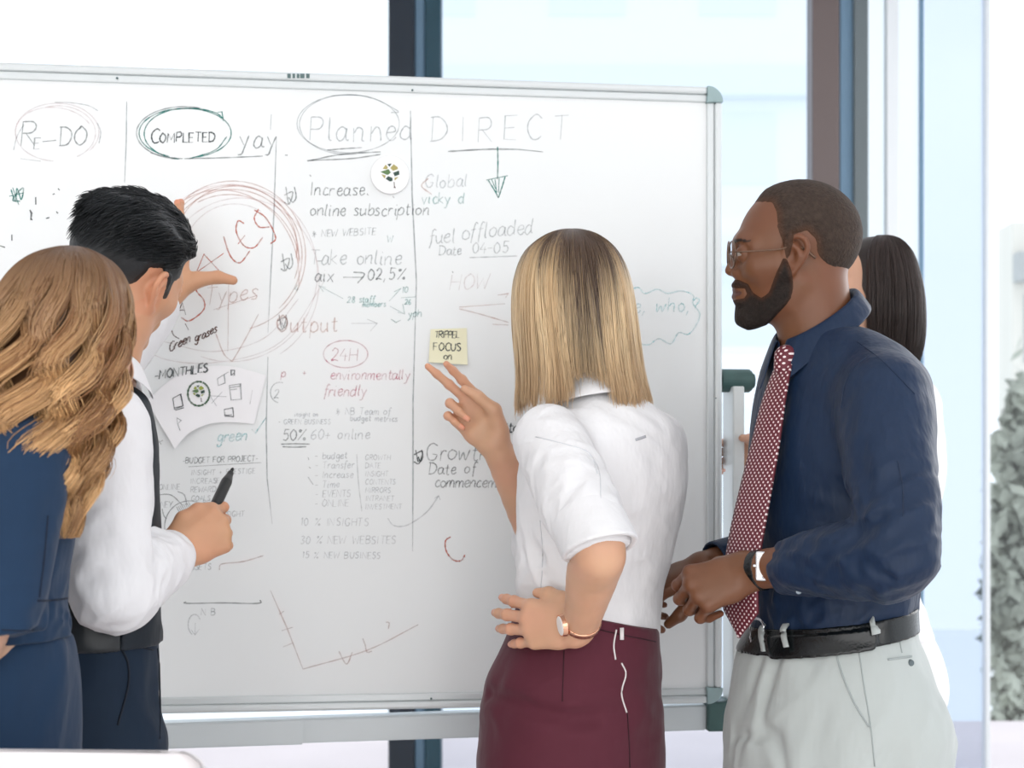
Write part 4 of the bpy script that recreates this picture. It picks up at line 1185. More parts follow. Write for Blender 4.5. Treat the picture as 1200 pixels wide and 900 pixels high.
def hair_strands(tab, theta, n, length, rng, r0=.0009, layer=(.80, 1.0), wave=(0, 0, 0), clump=.0, phi_rng=(0, 2 * math.pi), seg=16, zroot=.10, skip=None, stray=.0, jit=.02, root_pow=1.0, swirl=0.0):
    """tab rows (z,cx,cy,a,b) descending hair envelope; length(phi,rng)->end z. returns C (n,seg,3), R, u(n,seg)"""
    tab = np.array(sorted(tab)); zz = np.linspace(tab[0, 0], tab[-1, 0], 400); q = catmull(tab, 12)
    T = [np.interp(zz, q[:, 0], q[:, i]) for i in range(1, 5)]
    zt = tab[-1, 0]
    phi = rng.uniform(phi_rng[0], phi_rng[1], n)
    lay = layer[0] + (layer[1] - layer[0]) * np.sqrt(rng.random(n))
    z1 = length(phi, rng)
    z0 = zt - zroot * rng.random(n) ** root_pow
    s = np.linspace(0, 1, seg)[None]
    z = z0[:, None] + (z1 - z0)[:, None] * (s ** 1.35)
    ph = phi[:, None] + np.zeros_like(z)
    cl = np.floor(phi / (2 * math.pi) * 22) if clump else phi * 0
    fr, am, rm = wave
    drop = np.clip((zt - z - .04) / .16, 0, 1)
    if fr:
        cph = cl * 2.3 + rng.normal(0, .45, n)
        ph = ph + am * drop * np.sin(fr * z + cph[:, None])
    ph = ph + swirl * (1 - s) + rng.normal(0, jit, (n, 1)) * s
    if clump:
        target = (cl + .5) / 22 * 2 * math.pi
        ph = ph + clump * (target[:, None] - phi[:, None]) * drop
    L = lay[:, None] * (1 + (rm * drop * np.cos(fr * z + (cl * 2.3)[:, None] + .6) if fr else 0))
    L = L + stray * rng.normal(0, 1, (n, 1)) * s ** 2
    cx = np.interp(z, zz, T[0]); cy = np.interp(z, zz, T[1]); a = np.interp(z, zz, T[2]); b = np.interp(z, zz, T[3])
    u = a * L * np.cos(ph); v = b * L * np.sin(ph)
    ct, st = math.cos(theta), math.sin(theta)
    C = np.stack([cx + u * ct - v * st, cy + u * st + v * ct, z], -1)
    R = r0 * rng.uniform(.7, 1.3, n)[:, None] * (1 - .75 * s ** 3)
    if skip is not None:
        k = ~skip(C, phi)
        C, R = C[k], R[k]; s = np.broadcast_to(s, (len(C), seg))
    else: s = np.broadcast_to(s, (n, seg))
    return C, R, s
def strand_mesh(name, C, R, s, colour, m, root, off, base=None, base_col=None, sides=3, rng=None):
    V, Q = tubes(C, R, sides)
    col = np.repeat(colour(C, s)[:, :, None, :], sides, 2).reshape(-1, 3)
    if base is not None:
        bV, bQ = base; Q = np.concatenate([Q, bQ + len(V)]); V = np.concatenate([V, bV]); col = np.concatenate([col, base_col(bV)])
    return mesh_np(name, V - off, Q, m, root, np.clip(col, 0, 1))
m_hair_blonde = mat('hair_fibres', (.4, .3, .2), 0.34, 0.55, attr='Col', aniso=0.5)
m_hair_dark = mat('hair_fibres_dark', (.02, .02, .02), 0.42, 0.4, attr='Col', aniso=0.5)

def arm(sh, el, wr, r=(.056, .046, .038, .042, .034, .027), sc=1.0):
    sh, el, wr = map(lambda t: np.asarray(t, float), (sh, el, wr))
    pts = [sh, sh * .5 + el * .5, el, el * .72 + wr * .28, el * .35 + wr * .65, wr]
    return chain(pts, [x * sc for x in r], .008, n=3)
def leg_pts(hip, knee, ankle, toe, k=1.0):
    return chain([hip, np.array(hip) * .5 + np.array(knee) * .5, knee, np.array(knee) * .7 + np.array(ankle) * .3, ankle], [.085 * k, .07 * k, .052 * k, .054 * k, .037 * k], .02), chain([np.array(ankle) + [0, 0, -.02], toe], [.038, .026], 0)
def body(root, off, items, h, m, col, zc=(0.78, .012), it=1):
    return sdf_obj('body', items, h, m, root, off, col, zcoarse=zc, it=it)
def flat_tube(a, b, ra, rb, th=.003):
    """hollow band between two points, flat ends"""
    a = np.asarray(a, float); b = np.asarray(b, float); L = np.linalg.norm(b - a); d = (b - a) / L
    def f(p):
        q = p - a; t = q @ d; r = np.linalg.norm(q - t[:, None] * d, axis=1)
        R = ra + (rb - ra) * np.clip(t / L, 0, 1)
        return smax(smax(np.abs(r - R) - th, -t, .003), t - L, .003)
    R = max(ra, rb) + th
    return S(f, np.minimum(a, b) - R, np.maximum(a, b) + R)
def patch(name, bvh, grid, lift, m, root, off, th=.0015, n=8):
    """thin piece lying on a garment; grid = rows of photo points"""
    V = []; nr = len(grid); cols = None
    for row in grid:
        q = catmull(np.array([(*p, 0) for p in row], float), n)
        cols = len(q)
        for a, b, _ in q:
            r = hit(bvh, a, b, lift)
            V.append(r if r is not None else np.array([np.nan] * 3))
    V = np.array(V)
    bad = np.isnan(V[:, 0])
    if bad.any():
        good = np.flatnonzero(~bad)
        for i in np.flatnonzero(bad): V[i] = V[good[np.argmin(np.abs(good - i))]]
    Q = [(i * cols + j, i * cols + j + 1, (i + 1) * cols + j + 1, (i + 1) * cols + j) for i in range(nr - 1) for j in range(cols - 1)]
    o = mesh_np(name, V - off, Q, m, root)
    s = o.modifiers.new('solid', 'SOLIDIFY'); s.thickness = th; s.offset = 0
    return o
def seam(name, bvh, pts, r, m, root, off, lift=.0004, n=6):
    h = hits(bvh, pts, lift, n)
    if len(h) < 2: return None
    return tube(name, h, r, m, root, off, sides=5, n=1, smooth_line=False)
def cloth(name, col, rough=.8, weave=900, fold=(26, 26, 9), fs=.35, sheen=.25, var=.06, spec=.3):
    return mat(name, col, rough, spec, sheen=sheen, var=((7, 7, 5), var),
               bump=[(fold, min(1, fs * 1.6), .012, 'noise'), ((weave, weave, weave), .12, .0005, 'noise')])

# ================================================================== person in navy shirt and dotted tie (right)
def man_navy():
    Y0 = 2.32; th = math.radians(22); fw = np.array([-math.cos(th), -math.sin(th), 0]); lf = np.array([-fw[1], fw[0], 0])
    off = np.array([.54, Y0, 0.0])
    root = thing('person', 'person with glasses, dark navy shirt, red dotted tie and pale grey trousers clasping hands', 'person', tuple(off))
    O = P(929, 301, Y0); R = frame_of((-.995, .07, .0), (.0, -.16, 1))
    sm = skin_mat('skin_deep', .42)
    rows = rows_px([(384, 930, 1004, .07), (400, 915, 1026, .12), (420, 905, 1050, .16), (450, 896, 1072, .185), (500, 888, 1080, .19), (560, 883, 1078, .185), (620, 882, 1072, .175), (680, 884, 1066, .165), (730, 886, 1061, .162), (775, 884, 1064, .165)], Y0, th)
    torso = loft(rows, th, .02)
    neck = chain([from_head(O, R, (0, -.024, -.03)), P(952, 368, Y0), P(968, 425, Y0 + .01)], [.056, .0525, .056], .02, n=5)
    sL, eL, wL = P(1036, 466, 2.15), P(1052, 648, 2.03), P(884, 668, 2.225)
    sR, eR, wR = P(935, 462, 2.49), P(950, 640, 2.62), P(826, 664, 2.50)
    HL = Hand(wL, (-.93, .10, -.33), (.0, -.86, .5), False, 1.06, [(56, 60, 30), (60, 68, 34), (62, 72, 36), (58, 70, 36)], (5, 1, -4, -9),
              thumb=[(.016, .020, -.008), (.046, .034, -.022), (.074, .036, -.036), (.098, .030, -.046)])
    HR = Hand(wR, (-.90, -.05, -.36), (-.35, -.45, .82), True, 1.06, [(48, 30, 16), (52, 52, 26), (52, 62, 30), (50, 62, 30)], (4, 0, -4, -8),
              thumb=[(.016, .022, -.010), (.044, .036, -.028), (.070, .036, -.046), (.092, .030, -.058)])
    aL, aR = arm(sL, eL, wL), arm(sR, eR, wR)
    l1, f1 = leg_pts((.57, 2.23, .84), (.56, 2.22, .48), (.585, 2.21, .09), (.46, 2.17, .035))
    l2, f2 = leg_pts((.52, 2.42, .84), (.50, 2.42, .48), (.53, 2.43, .09), (.41, 2.40, .035))
    items = [(offs(torso, -.016), 0, 'u'), (neck, .03, 'u'), (head_fn(O, R, 1.0, 1.06, lips=1.3, ear=.011, nose=1.15, nl=.1015, retr=.008), .022, 'u'),
             (aL, .03, 'u'), (aR, .03, 'u'), (HL.S, .018, 'u'), (HR.S, .018, 'u'), (l1, .04, 'u'), (f1, .03, 'u'), (l2, .04, 'u'), (f2, .03, 'u')]
    base = (.160, .064, .030)
    col0 = skin_colour(base, [(O, R, 1.0)], [HL, HR], seed=3, lip=(.085, .036, .030), brow=(.02, .012, .01))
    body(root, off, items, .0027, sm, col0)
    eyes(root, off, O, R, 1.0, ('dark', (.02, .01, .006)))
    # cropped hair and beard: thin shells over the scalp and jaw
    hd = head_fn(O, R, 1.0, 1.06, lips=1.3, ear=.011, nose=1.15, nl=.1015, retr=.008)
    hairp = poly2d([(.076, .082), (.060, .087), (.040, .085), (.0345, .070), (.0335, .045), (.0270, .026), (.0215, .000), (.0175, -.006), (.0120, .004), (.008, .034), (-.012, .040), (-.026, .026), (-.030, -.004), (-.036, -.034), (-.047, -.050), (-.062, -.052), (-.20, -.052), (-.20, .20), (.095, .20), (.088, .088)])
    def hair_f(p):
        q = to_head(O, R)(p)
        e = hairp(q[:, 1], q[:, 2])
        t = .0062 * sstep(.002, -.026, e) + .0002
        d = hd.f(p) - t - .0006 * noise(q * 420, 5)
        return smax(d, e, .002)
    hm = mat('hair_cropped', (.04, .03, .025), .75, .25, attr='Col', bump=[((300, 300, 300), .7, .0016, 'voronoi'), ((800, 800, 800), .4, .0006, 'noise')])
    def hair_c(V):
        n = noise((V - O) * 260, 2)[:, None]; e = hairp(*to_head(O, R)(V)[:, 1:].T)
        c = np.array([.042, .028, .021]) * (1 + .35 * n)
        w = sstep(-.016, .001, e)[:, None] * .55
        return c * (1 - w) + np.array(base) * .62 * w
    sdf_obj('hair', [(S(hair_f, hd.lo, hd.hi), 0, 'u')], .0024, hm, root, off, hair_c, it=0)
    beardp = poly2d([(.0245, .000), (.0175, -.004), (.0120, -.018), (.0060, -.044), (.0080, -.066), (.030, -.092), (.046, -.112), (.080, -.122), (.105, -.112), (.105, -.070), (.1005, -.0675), (.088, -.0650), (.084, -.0585), (.088, -.0500), (.112, -.0500), (.112, -.0385), (.094, -.0350), (.081, -.0420), (.0745, -.0560), (.060, -.0640), (.048, -.0560), (.042, -.042), (.034, -.022)])
    def beard_f(p):
        q = to_head(O, R)(p); e = beardp(q[:, 1] + .008 * sstep(-.02, -.05, q[:, 2]) * sstep(.02, .07, q[:, 1]), q[:, 2])
        th_ = (.0026 + .0052 * sstep(-.068, -.105, q[:, 2])) * sstep(.001, -.006, e) + .0003
        d = hd.f(p) - th_ - .0011 * noise(q * 330, 9) * sstep(.0, -.006, e)
        return smax(d, e, .0015)
    def beard_c(V):
        q = to_head(O, R)(V); n = noise((V - O) * 300, 12)[:, None]; e = beardp(q[:, 1] + .008 * sstep(-.02, -.05, q[:, 2]) * sstep(.02, .07, q[:, 1]), q[:, 2])
        c = np.array([.016, .011, .009]) * (1 + .4 * n); w = (sstep(-.010, .001, e) * sstep(-.085, -.06, q[:, 2]))[:, None] * .6
        return c * (1 - w) + np.array(base) * .55 * w
    sdf_obj('beard', [(S(beard_f, hd.lo, hd.hi), 0, 'u')], .0022, hm, root, off, beard_c, it=0)
    # shirt
    shm = cloth('navy_shirt', (.0052, .019, .053), .52, 1200, (22, 22, 9), .45, .03, .05)
    slv = lambda s, e, w, k: chain([s, s * .5 + e * .5, e, e * .7 + w * .3, e * .42 + w * .58, e * .26 + w * .74], [.070 * k, .064 * k, .056 * k, .053 * k, .045 * k, .034 * k], .012, n=3)
    sl, sr = slv(sL, eL, wL, 1.0), slv(sR, eR, wR, 1.0)
    nk = chain([P(950, 370, Y0), P(958, 402, Y0)], [.060, .054], 0)
    upp = eL - sL; fo = wL - eL
    mk1 = lambda p: np.exp(-(np.linalg.norm(p - (eL + np.array([-.01, -.01, .04])), axis=1) / .12) ** 2)
    mk2 = lambda p: .25 + .75 * np.exp(-((p[:, 2] - Z(700, Y0)) / .06) ** 2)
    mk3 = lambda p: np.exp(-(np.linalg.norm(p - (eL * .45 + wL * .55), axis=1) / .13) ** 2)
    foldsL = []
    def fold(pts, Yd, r, k=.014):
        return (chain([P(a, b, Yd(a, b) if callable(Yd) else Yd) for a, b in pts], [r * .5] + [r] * (len(pts) - 2) + [r * .5], .004), k, 'u')
    def crease(pts, Yd, r, k=.014):
        return (chain([P(a, b, Yd) for a, b in pts], [r * .4] + [r] * (len(pts) - 2) + [r * .4], .004), k, 's')
    items = [(torso, 0, 'u'), (sl, .035, 'u'), (sr, .035, 'u'), (nk, .008, 's'),
             (S(wrinkle(.0085, stretch(np.cross(unit(upp), [0, -1, .2]) + .45 * unit(upp), 9, 27), 31, mk1), [0] * 3, [1] * 3), 0, 'd'),
             (S(wrinkle(.0060, stretch((1, 0, .35), 8, 24), 37, mk2), [0] * 3, [1] * 3), 0, 'd'),
             (S(wrinkle(.0060, stretch(fo + np.array([0, 0, .12]), 9, 30), 41, mk3), [0] * 3, [1] * 3), 0, 'd')]
    # drag folds over the bent elbow and the armpit
    items[3:3] = []
    shirt, V, q = sdf_obj('shirt', items, .0036, shm, root, off, it=1)
    bv = bvh_of(V, q)
    ca, cb = eL * .20 + wL * .80, eL * .015 + wL * .985
    ca = P(956, 671, 2.145); cb = P(917, 669, 2.190)
    cf = sdf_obj('cuff', [(flat_tube(ca, cb, .0350, .0335), 0, 'u')], .0022, shm, root, off)[0]
    bt = P(934, 694, 2.150)
    def button(p, n, r, parent, m):
        bm = bmesh.new()
        M = Matrix.Translation(Vector(p - off)) @ Vector(n).to_track_quat('Z', 'Y').to_matrix().to_4x4()
        bmesh.ops.create_cone(bm, cap_ends=True, segments=18, radius1=r, radius2=r * .85, depth=.003, matrix=M)
        return obj('button', bm, m, parent)
    bm_ = mat('button_pearl', (.30, .36, .42), .25, .6)
    button(P(936, 693, 2.132), (-.1, -.86, -.5), .0048, cf, bm_)
    ca2, cb2 = P(862, 653, 2.53), P(836, 659, 2.505)
    sdf_obj('cuff', [(flat_tube(ca2, cb2, .036, .034), 0, 'u')], .003, shm, root, off)
    collar('collar', P(955, 371, Y0), .060, .064, th + math.pi, -.70, .03, .040, shm, root, off, gap=.20, point=.020, flare=.020)
    sm_seam = mat('navy_seam', (.008, .02, .05), .8)
    seam('armhole_seam', bv, [(1016, 418), (1000, 432), (990, 452), (986, 478)], .0011, sm_seam, root, off)
    seam('yoke_seam', bv, [(1004, 400), (1035, 424), (1072, 462)], .0006, sm_seam, root, off)
    seam('sleeve_seam', bv, [(1052, 540), (1058, 575), (1058, 605)], .0009, sm_seam, root, off)
    # tie with woven dots
    tm = bpy.data.materials.new('dotted_tie'); tm.use_nodes = True; nt = tm.node_tree; N = nt.nodes; L = nt.links; b = N['Principled BSDF']
    b.inputs['Roughness'].default_value = .55; b.inputs['Sheen Weight'].default_value = .05
    uvn = N.new('ShaderNodeUVMap'); uvn.uv_map = 'UVMap'
    ds = []
    for o2 in ((0, 0, 0), (.5, .5, 0)):
        ad = N.new('ShaderNodeVectorMath'); ad.operation = 'ADD'; ad.inputs[1].default_value = o2; L.new(uvn.outputs[0], ad.inputs[0])
        fr = N.new('ShaderNodeVectorMath'); fr.operation = 'FRACTION'; L.new(ad.outputs[0], fr.inputs[0])
        di = N.new('ShaderNodeVectorMath'); di.operation = 'DISTANCE'; di.inputs[1].default_value = (.5, .5, 0); L.new(fr.outputs[0], di.inputs[0])
        ds.append(di.outputs['Value'])
    mn = N.new('ShaderNodeMath'); mn.operation = 'MINIMUM'; L.new(ds[0], mn.inputs[0]); L.new(ds[1], mn.inputs[1])
    lt = N.new('ShaderNodeMath'); lt.operation = 'LESS_THAN'; lt.inputs[1].default_value = .17; L.new(mn.outputs[0], lt.inputs[0])
    mx = N.new('ShaderNodeMix'); mx.data_type = 'RGBA'; mx.inputs[6].default_value = (.115, .006, .018, 1); mx.inputs[7].default_value = (.80, .70, .70, 1)
    L.new(lt.outputs[0], mx.inputs[0]); L.new(mx.outputs[2], b.inputs['Base Color'])
    wd = unit([.47, -.88, 0]); nrm = unit([-.88, -.47, 0])
    rows_t = [(919, 428, .019, 2.268), (913, 446, .024, 2.262), (905, 478, .030, 2.258), (897, 520, .035, 2.255), (888, 562, .039, 2.252), (878, 610, .042, 2.250), (871, 650, .043, 2.250), (868, 690, .044, 2.250), (868, 716, .044, 2.250)]
    V = []; UV = []; nu = 8
    qs = catmull(np.array([(a, b_, w * 1e4, y * 1e3) for a, b_, w, y in rows_t]), 6)
    sacc = 0; last = None
    for k, (a, b_, w, y) in enumerate(qs):
        c = P(a, b_, y / 1e3); w /= 1e4
        if last is not None: sacc += np.linalg.norm(c - last)
        last = c
        for j in range(nu + 1):
            t = j / nu * 2 - 1
            V.append(c + wd * t * w + nrm * .003 * (1 - t * t)); UV.append((t * w / .0102, sacc / .0102))
    # pointed end
    c = P(868, 716, 2.25); tip = P(867, 747, 2.25); w = .044
    for k in range(1, 7):
        s = k / 6; cc = c * (1 - s) + tip * s; ww = w * (1 - s) + .0008
        for j in range(nu + 1):
            t = j / nu * 2 - 1
            V.append(cc + wd * t * ww + nrm * .003 * (1 - t * t)); UV.append((t * ww / .0102, (sacc + np.linalg.norm(cc - c)) / .0102))
    nr = len(V) // (nu + 1)
    Q = [(i * (nu + 1) + j, i * (nu + 1) + j + 1, (i + 1) * (nu + 1) + j + 1, (i + 1) * (nu + 1) + j) for i in range(nr - 1) for j in range(nu)]
    tie = mesh_np('tie', np.array(V) - off, Q, tm, root, uv=UV)
    so = tie.modifiers.new('solid', 'SOLIDIFY'); so.thickness = .004; so.offset = 0
    kn = chain([P(921, 418, 2.272), P(918, 430, 2.268)], [.019, .0155], 0)
    Vk, qk = sdf_mesh([(kn, 0, 'u')], .003)
    mesh_np('tie_knot', Vk - off, qk, tm, tie, uv=np.stack([(Vk @ wd) / .0102, Vk[:, 2] / .0102], 1))
    # trousers
    trm = cloth('pale_grey_trousers', (.46, .50, .49), .85, 1000, (16, 16, 6), .3, .2, .04)
    tr = rows_px([(690, 886, 1061, .160), (735, 885, 1062, .166), (768, 870, 1074, .180), (815, 860, 1077, .190), (865, 853, 1076, .192), (930, 852, 1072, .185), (965, 858, 1066, .175)], Y0, th)
    hips = loft(tr, th, .03)
    lgA = chain([(.585, 2.235, .86), (.575, 2.22, .48), (.59, 2.21, .07)], [.108, .085, .075], .04)
    lgB = chain([(.505, 2.415, .86), (.495, 2.42, .48), (.52, 2.43, .07)], [.108, .085, .075], .04)
    slope = .17; top0 = Z(737, Y0); xf = .397
    topP = np.array([xf, Y0, top0]); nP = np.array([-slope, 0, 1.0])
    def fld(pts, r, k=.02, Yd=2.14): return (chain([P(a, b_, y) for a, b_, y in pts], [r * .5] + [r] * (len(pts) - 2) + [r * .5], .004), k, 's')
    items = [(hips, 0, 'u'), (lgA, .04, 'u'), (lgB, .04, 'u'),
             (S(wrinkle(.0060, stretch((.45, 0, 1), 6, 19), 51, lambda p: .5 + .5 * sstep(.98, .85, p[:, 2])), [0] * 3, [1] * 3), 0, 'd'),
             (halfspace(topP, nP), .004, 'i')]
    bvh0 = bvh_of(*sdf_mesh([(hips, 0, 'u')], .01))
    def groove(pts, r, k=.016):
        h = hits(bvh0, pts, .002)
        return (chain(h, np.full(len(h), r) * np.sin(np.linspace(.25, math.pi - .25, len(h))), .002), k, 's')
    items[3:3] = [groove([(918, 760), (905, 790), (896, 820), (892, 850)], .009), groove([(896, 762), (886, 785), (878, 812)], .007),
                  groove([(892, 852), (908, 868), (918, 900)], .010, .02), groove([(858, 862), (880, 862), (900, 858)], .007)]
    trs, V, q = sdf_obj('trousers', items, .004, trm, root, off, zcoarse=(.74, .015), it=2)
    bv = bvh_of(V, q)
    tsm = mat('trouser_seam', (.36, .40, .40), .9)
    seam('pocket_seam', bv, [(978, 757), (985, 785), (1000, 822), (1018, 852)], .0016, tsm, trs, off)
    seam('side_seam', bv, [(1005, 752), (1012, 800), (1020, 850), (1025, 898)], .0011, tsm, trs, off)
    seam('dart_seam', bv, [(1050, 730), (1057, 765)], .0009, tsm, trs, off)
    seam('pocket_welt', bv, [(1040, 773), (1055, 771), (1068, 769)], .0018, tsm, trs, off)
    p = hit(bv, 1067, 777, .001)
    if p is not None: button(p, (.3, -.9, 0), .0055, trs, mat('button_grey', (.10, .13, .14), .4))
    # belt
    W = .038
    def belt_f(p):
        s = (p - topP) @ unit(nP)
        d = smax(hips.f(p) - .0045, -hips.f(p) - .004, .001)
        d = smax(d, np.abs(s + W * .46) - W / 2, .002)
        x0, x1 = P(912, 740, 2.16)[0], P(1030, 740, 2.15)[0]
        ex = smax(x0 - p[:, 0], p[:, 0] - x1 + .35 * np.abs(s + W * .62) ** 1.0, .006)
        e2 = smax(smax(hips.f(p) - .0085, -hips.f(p), .001), smax(np.abs(s + W * .62) - W * .43, ex, .004), .002)
        e2 = smax(e2, p[:, 1] - Y0, .001)
        return np.minimum(d, e2)
    bel, V, q = sdf_obj('belt', [(S(belt_f, hips.lo, hips.hi), 0, 'u')], .0028, mat('black_leather', (.004, .006, .007), .24, .5, bump=[((240, 240, 240), .25, .0008, 'voronoi')]), root, off, it=1, clip=(np.array([0, 0, .93]), np.array([2, 4, 1.12])))
    bb = bvh_of(V, q); lm = MATS['black_leather']
    pass
    for a, b_ in ((958, 742), (972, 740), (986, 738), (944, 744)):
        p = hit(bb, a, b_, .0065)
        if p is not None:
            bm = bmesh.new(); bmesh.ops.create_uvsphere(bm, u_segments=8, v_segments=6, radius=.0016, matrix=Matrix.Translation(p - off)); obj('belt_hole', bm, mat('hole_black', (.003, .003, .003), .8), bel)
    for x0, w in ((895, 5), (920, 6), (1019, 6)):
        yt = 737 - (x0 - 888) * .17
        patch('belt_loop', bb, [[(x0, yt - 3), (x0 - 1, yt + 12), (x0 + 2, yt + 30)], [(x0 + w, yt - 4), (x0 + w - 1, yt + 12), (x0 + w + 2, yt + 29)]], .0085, trm, trs, off, .0025)
    ms = mat('polished_steel', (.75, .76, .78), .18, .5, metal=.9)
    p = hit(bb, 890, 743, .004)
    if p is not None:
        tube('buckle', [p + lf * -.018 + [0, 0, .019], p + lf * .016 + [0, 0, .019], p + lf * .016 - [0, 0, .016], p + lf * -.018 - [0, 0, .016]], .0022, ms, bel, off, n=4, closed=True)
    # wrist watch
    d = unit(wL - eL); wc = wL - d * .012 + np.array([0, 0, 0])
    wc = P(891, 668, 2.218)
    wt = sdf_obj('watch', [(flat_tube(wc - d * .010, wc + d * .010, .0305, .0300, .0022), 0, 'u')], .0022, lm, root, off)[0]
    n = unit([.05, -.97, .22]); dd = unit(d - n * (d @ n)); up = np.cross(dd, n)
    if up[2] < 0: up = -up
    M = Matrix(((dd[0], up[0], n[0]), (dd[1], up[1], n[1]), (dd[2], up[2], n[2]))).to_4x4()
    cc = wc + n * .0345
    def wbox(name, sx, sy, sz, dz, m, bev):
        bm = bmesh.new(); add_box(bm, (-sx, -sy, dz - sz), (sx, sy, dz + sz), bev)
        bm.transform(Matrix.Translation(Vector(cc - off)) @ M); return obj(name, bm, m, wt)
    wbox('watch_case', .0150, .0230, .0042, 0, ms, .003)
    wbox('watch_dial', .0118, .0165, .0008, .0042, mat('dial_white', (.88, .88, .87), .3), .0004)
    bm = bmesh.new(); bmesh.ops.create_cone(bm, cap_ends=True, segments=12, radius1=.0022, radius2=.0022, depth=.004, matrix=Matrix.Translation((.017, 0, 0)) @ Matrix.Rotation(math.pi / 2, 4, 'Y'))
    bm.transform(Matrix.Translation(Vector(cc - off)) @ M); obj('watch_crown', bm, ms, wt)
    for a, b_, l in ((0, .0068, .0005), (0, -.0, .0005)):
        bm = bmesh.new(); add_box(bm, (-.0006, 0, .0051), (.0006, .010 if b_ else .0, .0056)); 
        if b_:
            bm.transform(Matrix.Translation(Vector(cc - off)) @ M @ Matrix.Rotation(.5, 4, 'Z')); obj('watch_hand', bm, lm, wt)
        else: bm.free()
    # glasses
    gm = mat('spectacle_metal', (.16, .10, .07), .3, .5, metal=.8)
    H = lambda q: from_head(O, R, q)
    rim0 = None
    for s in (-1, 1):
        c = np.array([s * .0335, .1010, .0045]); ring = []
        for t in np.linspace(0, 2 * math.pi, 26, endpoint=False):
            ring.append(H(c + np.array([.0225 * math.cos(t), -.004 * math.cos(t) * s, .0215 * math.sin(t)])))
        if s == -1:
            gl = tube('glasses', ring, .0013, gm, root, off, sides=6, n=1, smooth_line=False, closed=True); rim0 = gl
        else: tube('lens_rim', ring, .0013, gm, rim0, off, sides=6, n=1, smooth_line=False, closed=True)
        tube('temple_arm', [H((s * .056, .098, .009)), H((s * .066, .080, .0095)), H((s * .0775, .03, .0125)), H((s * .0815, .012, .018)), H((s * .0805, -.008, .012)), H((s * .078, -.026, -.002))], [.0013, .0013, .0012, .0012, .0018, .0022], gm, rim0, off, sides=6)
        tube('nose_pad', [H((s * .011, .101, .004)), H((s * .010, .098, -.002)), H((s * .0105, .096, -.008))], .0016, gm, rim0, off, sides=6)
        Vl = np.array([H(c)] + [H(c + np.array([.0222 * math.cos(t), -.004 * math.cos(t) * s, .0212 * math.sin(t)])) for t in np.linspace(0, 2 * math.pi, 26, endpoint=False)])
        me = bpy.data.meshes.new('lens'); me.from_pydata([tuple(v - off) for v in Vl], [], [(0, i + 1, (i + 1) % 26 + 1) for i in range(26)]); me.materials.append(MATS.setdefault('lens_glass', glass('lens_glass', (.93, .93, .93), .05)))
        lo_ = bpy.data.objects.new('lens', me); COL.objects.link(lo_); lo_.parent = rim0
    tube('bridge', [H((-.011, .1025, .008)), H((0, .1045, .0115)), H((.011, .1025, .008))], .0013, gm, rim0, off, sides=6)
    return root
man_navy()
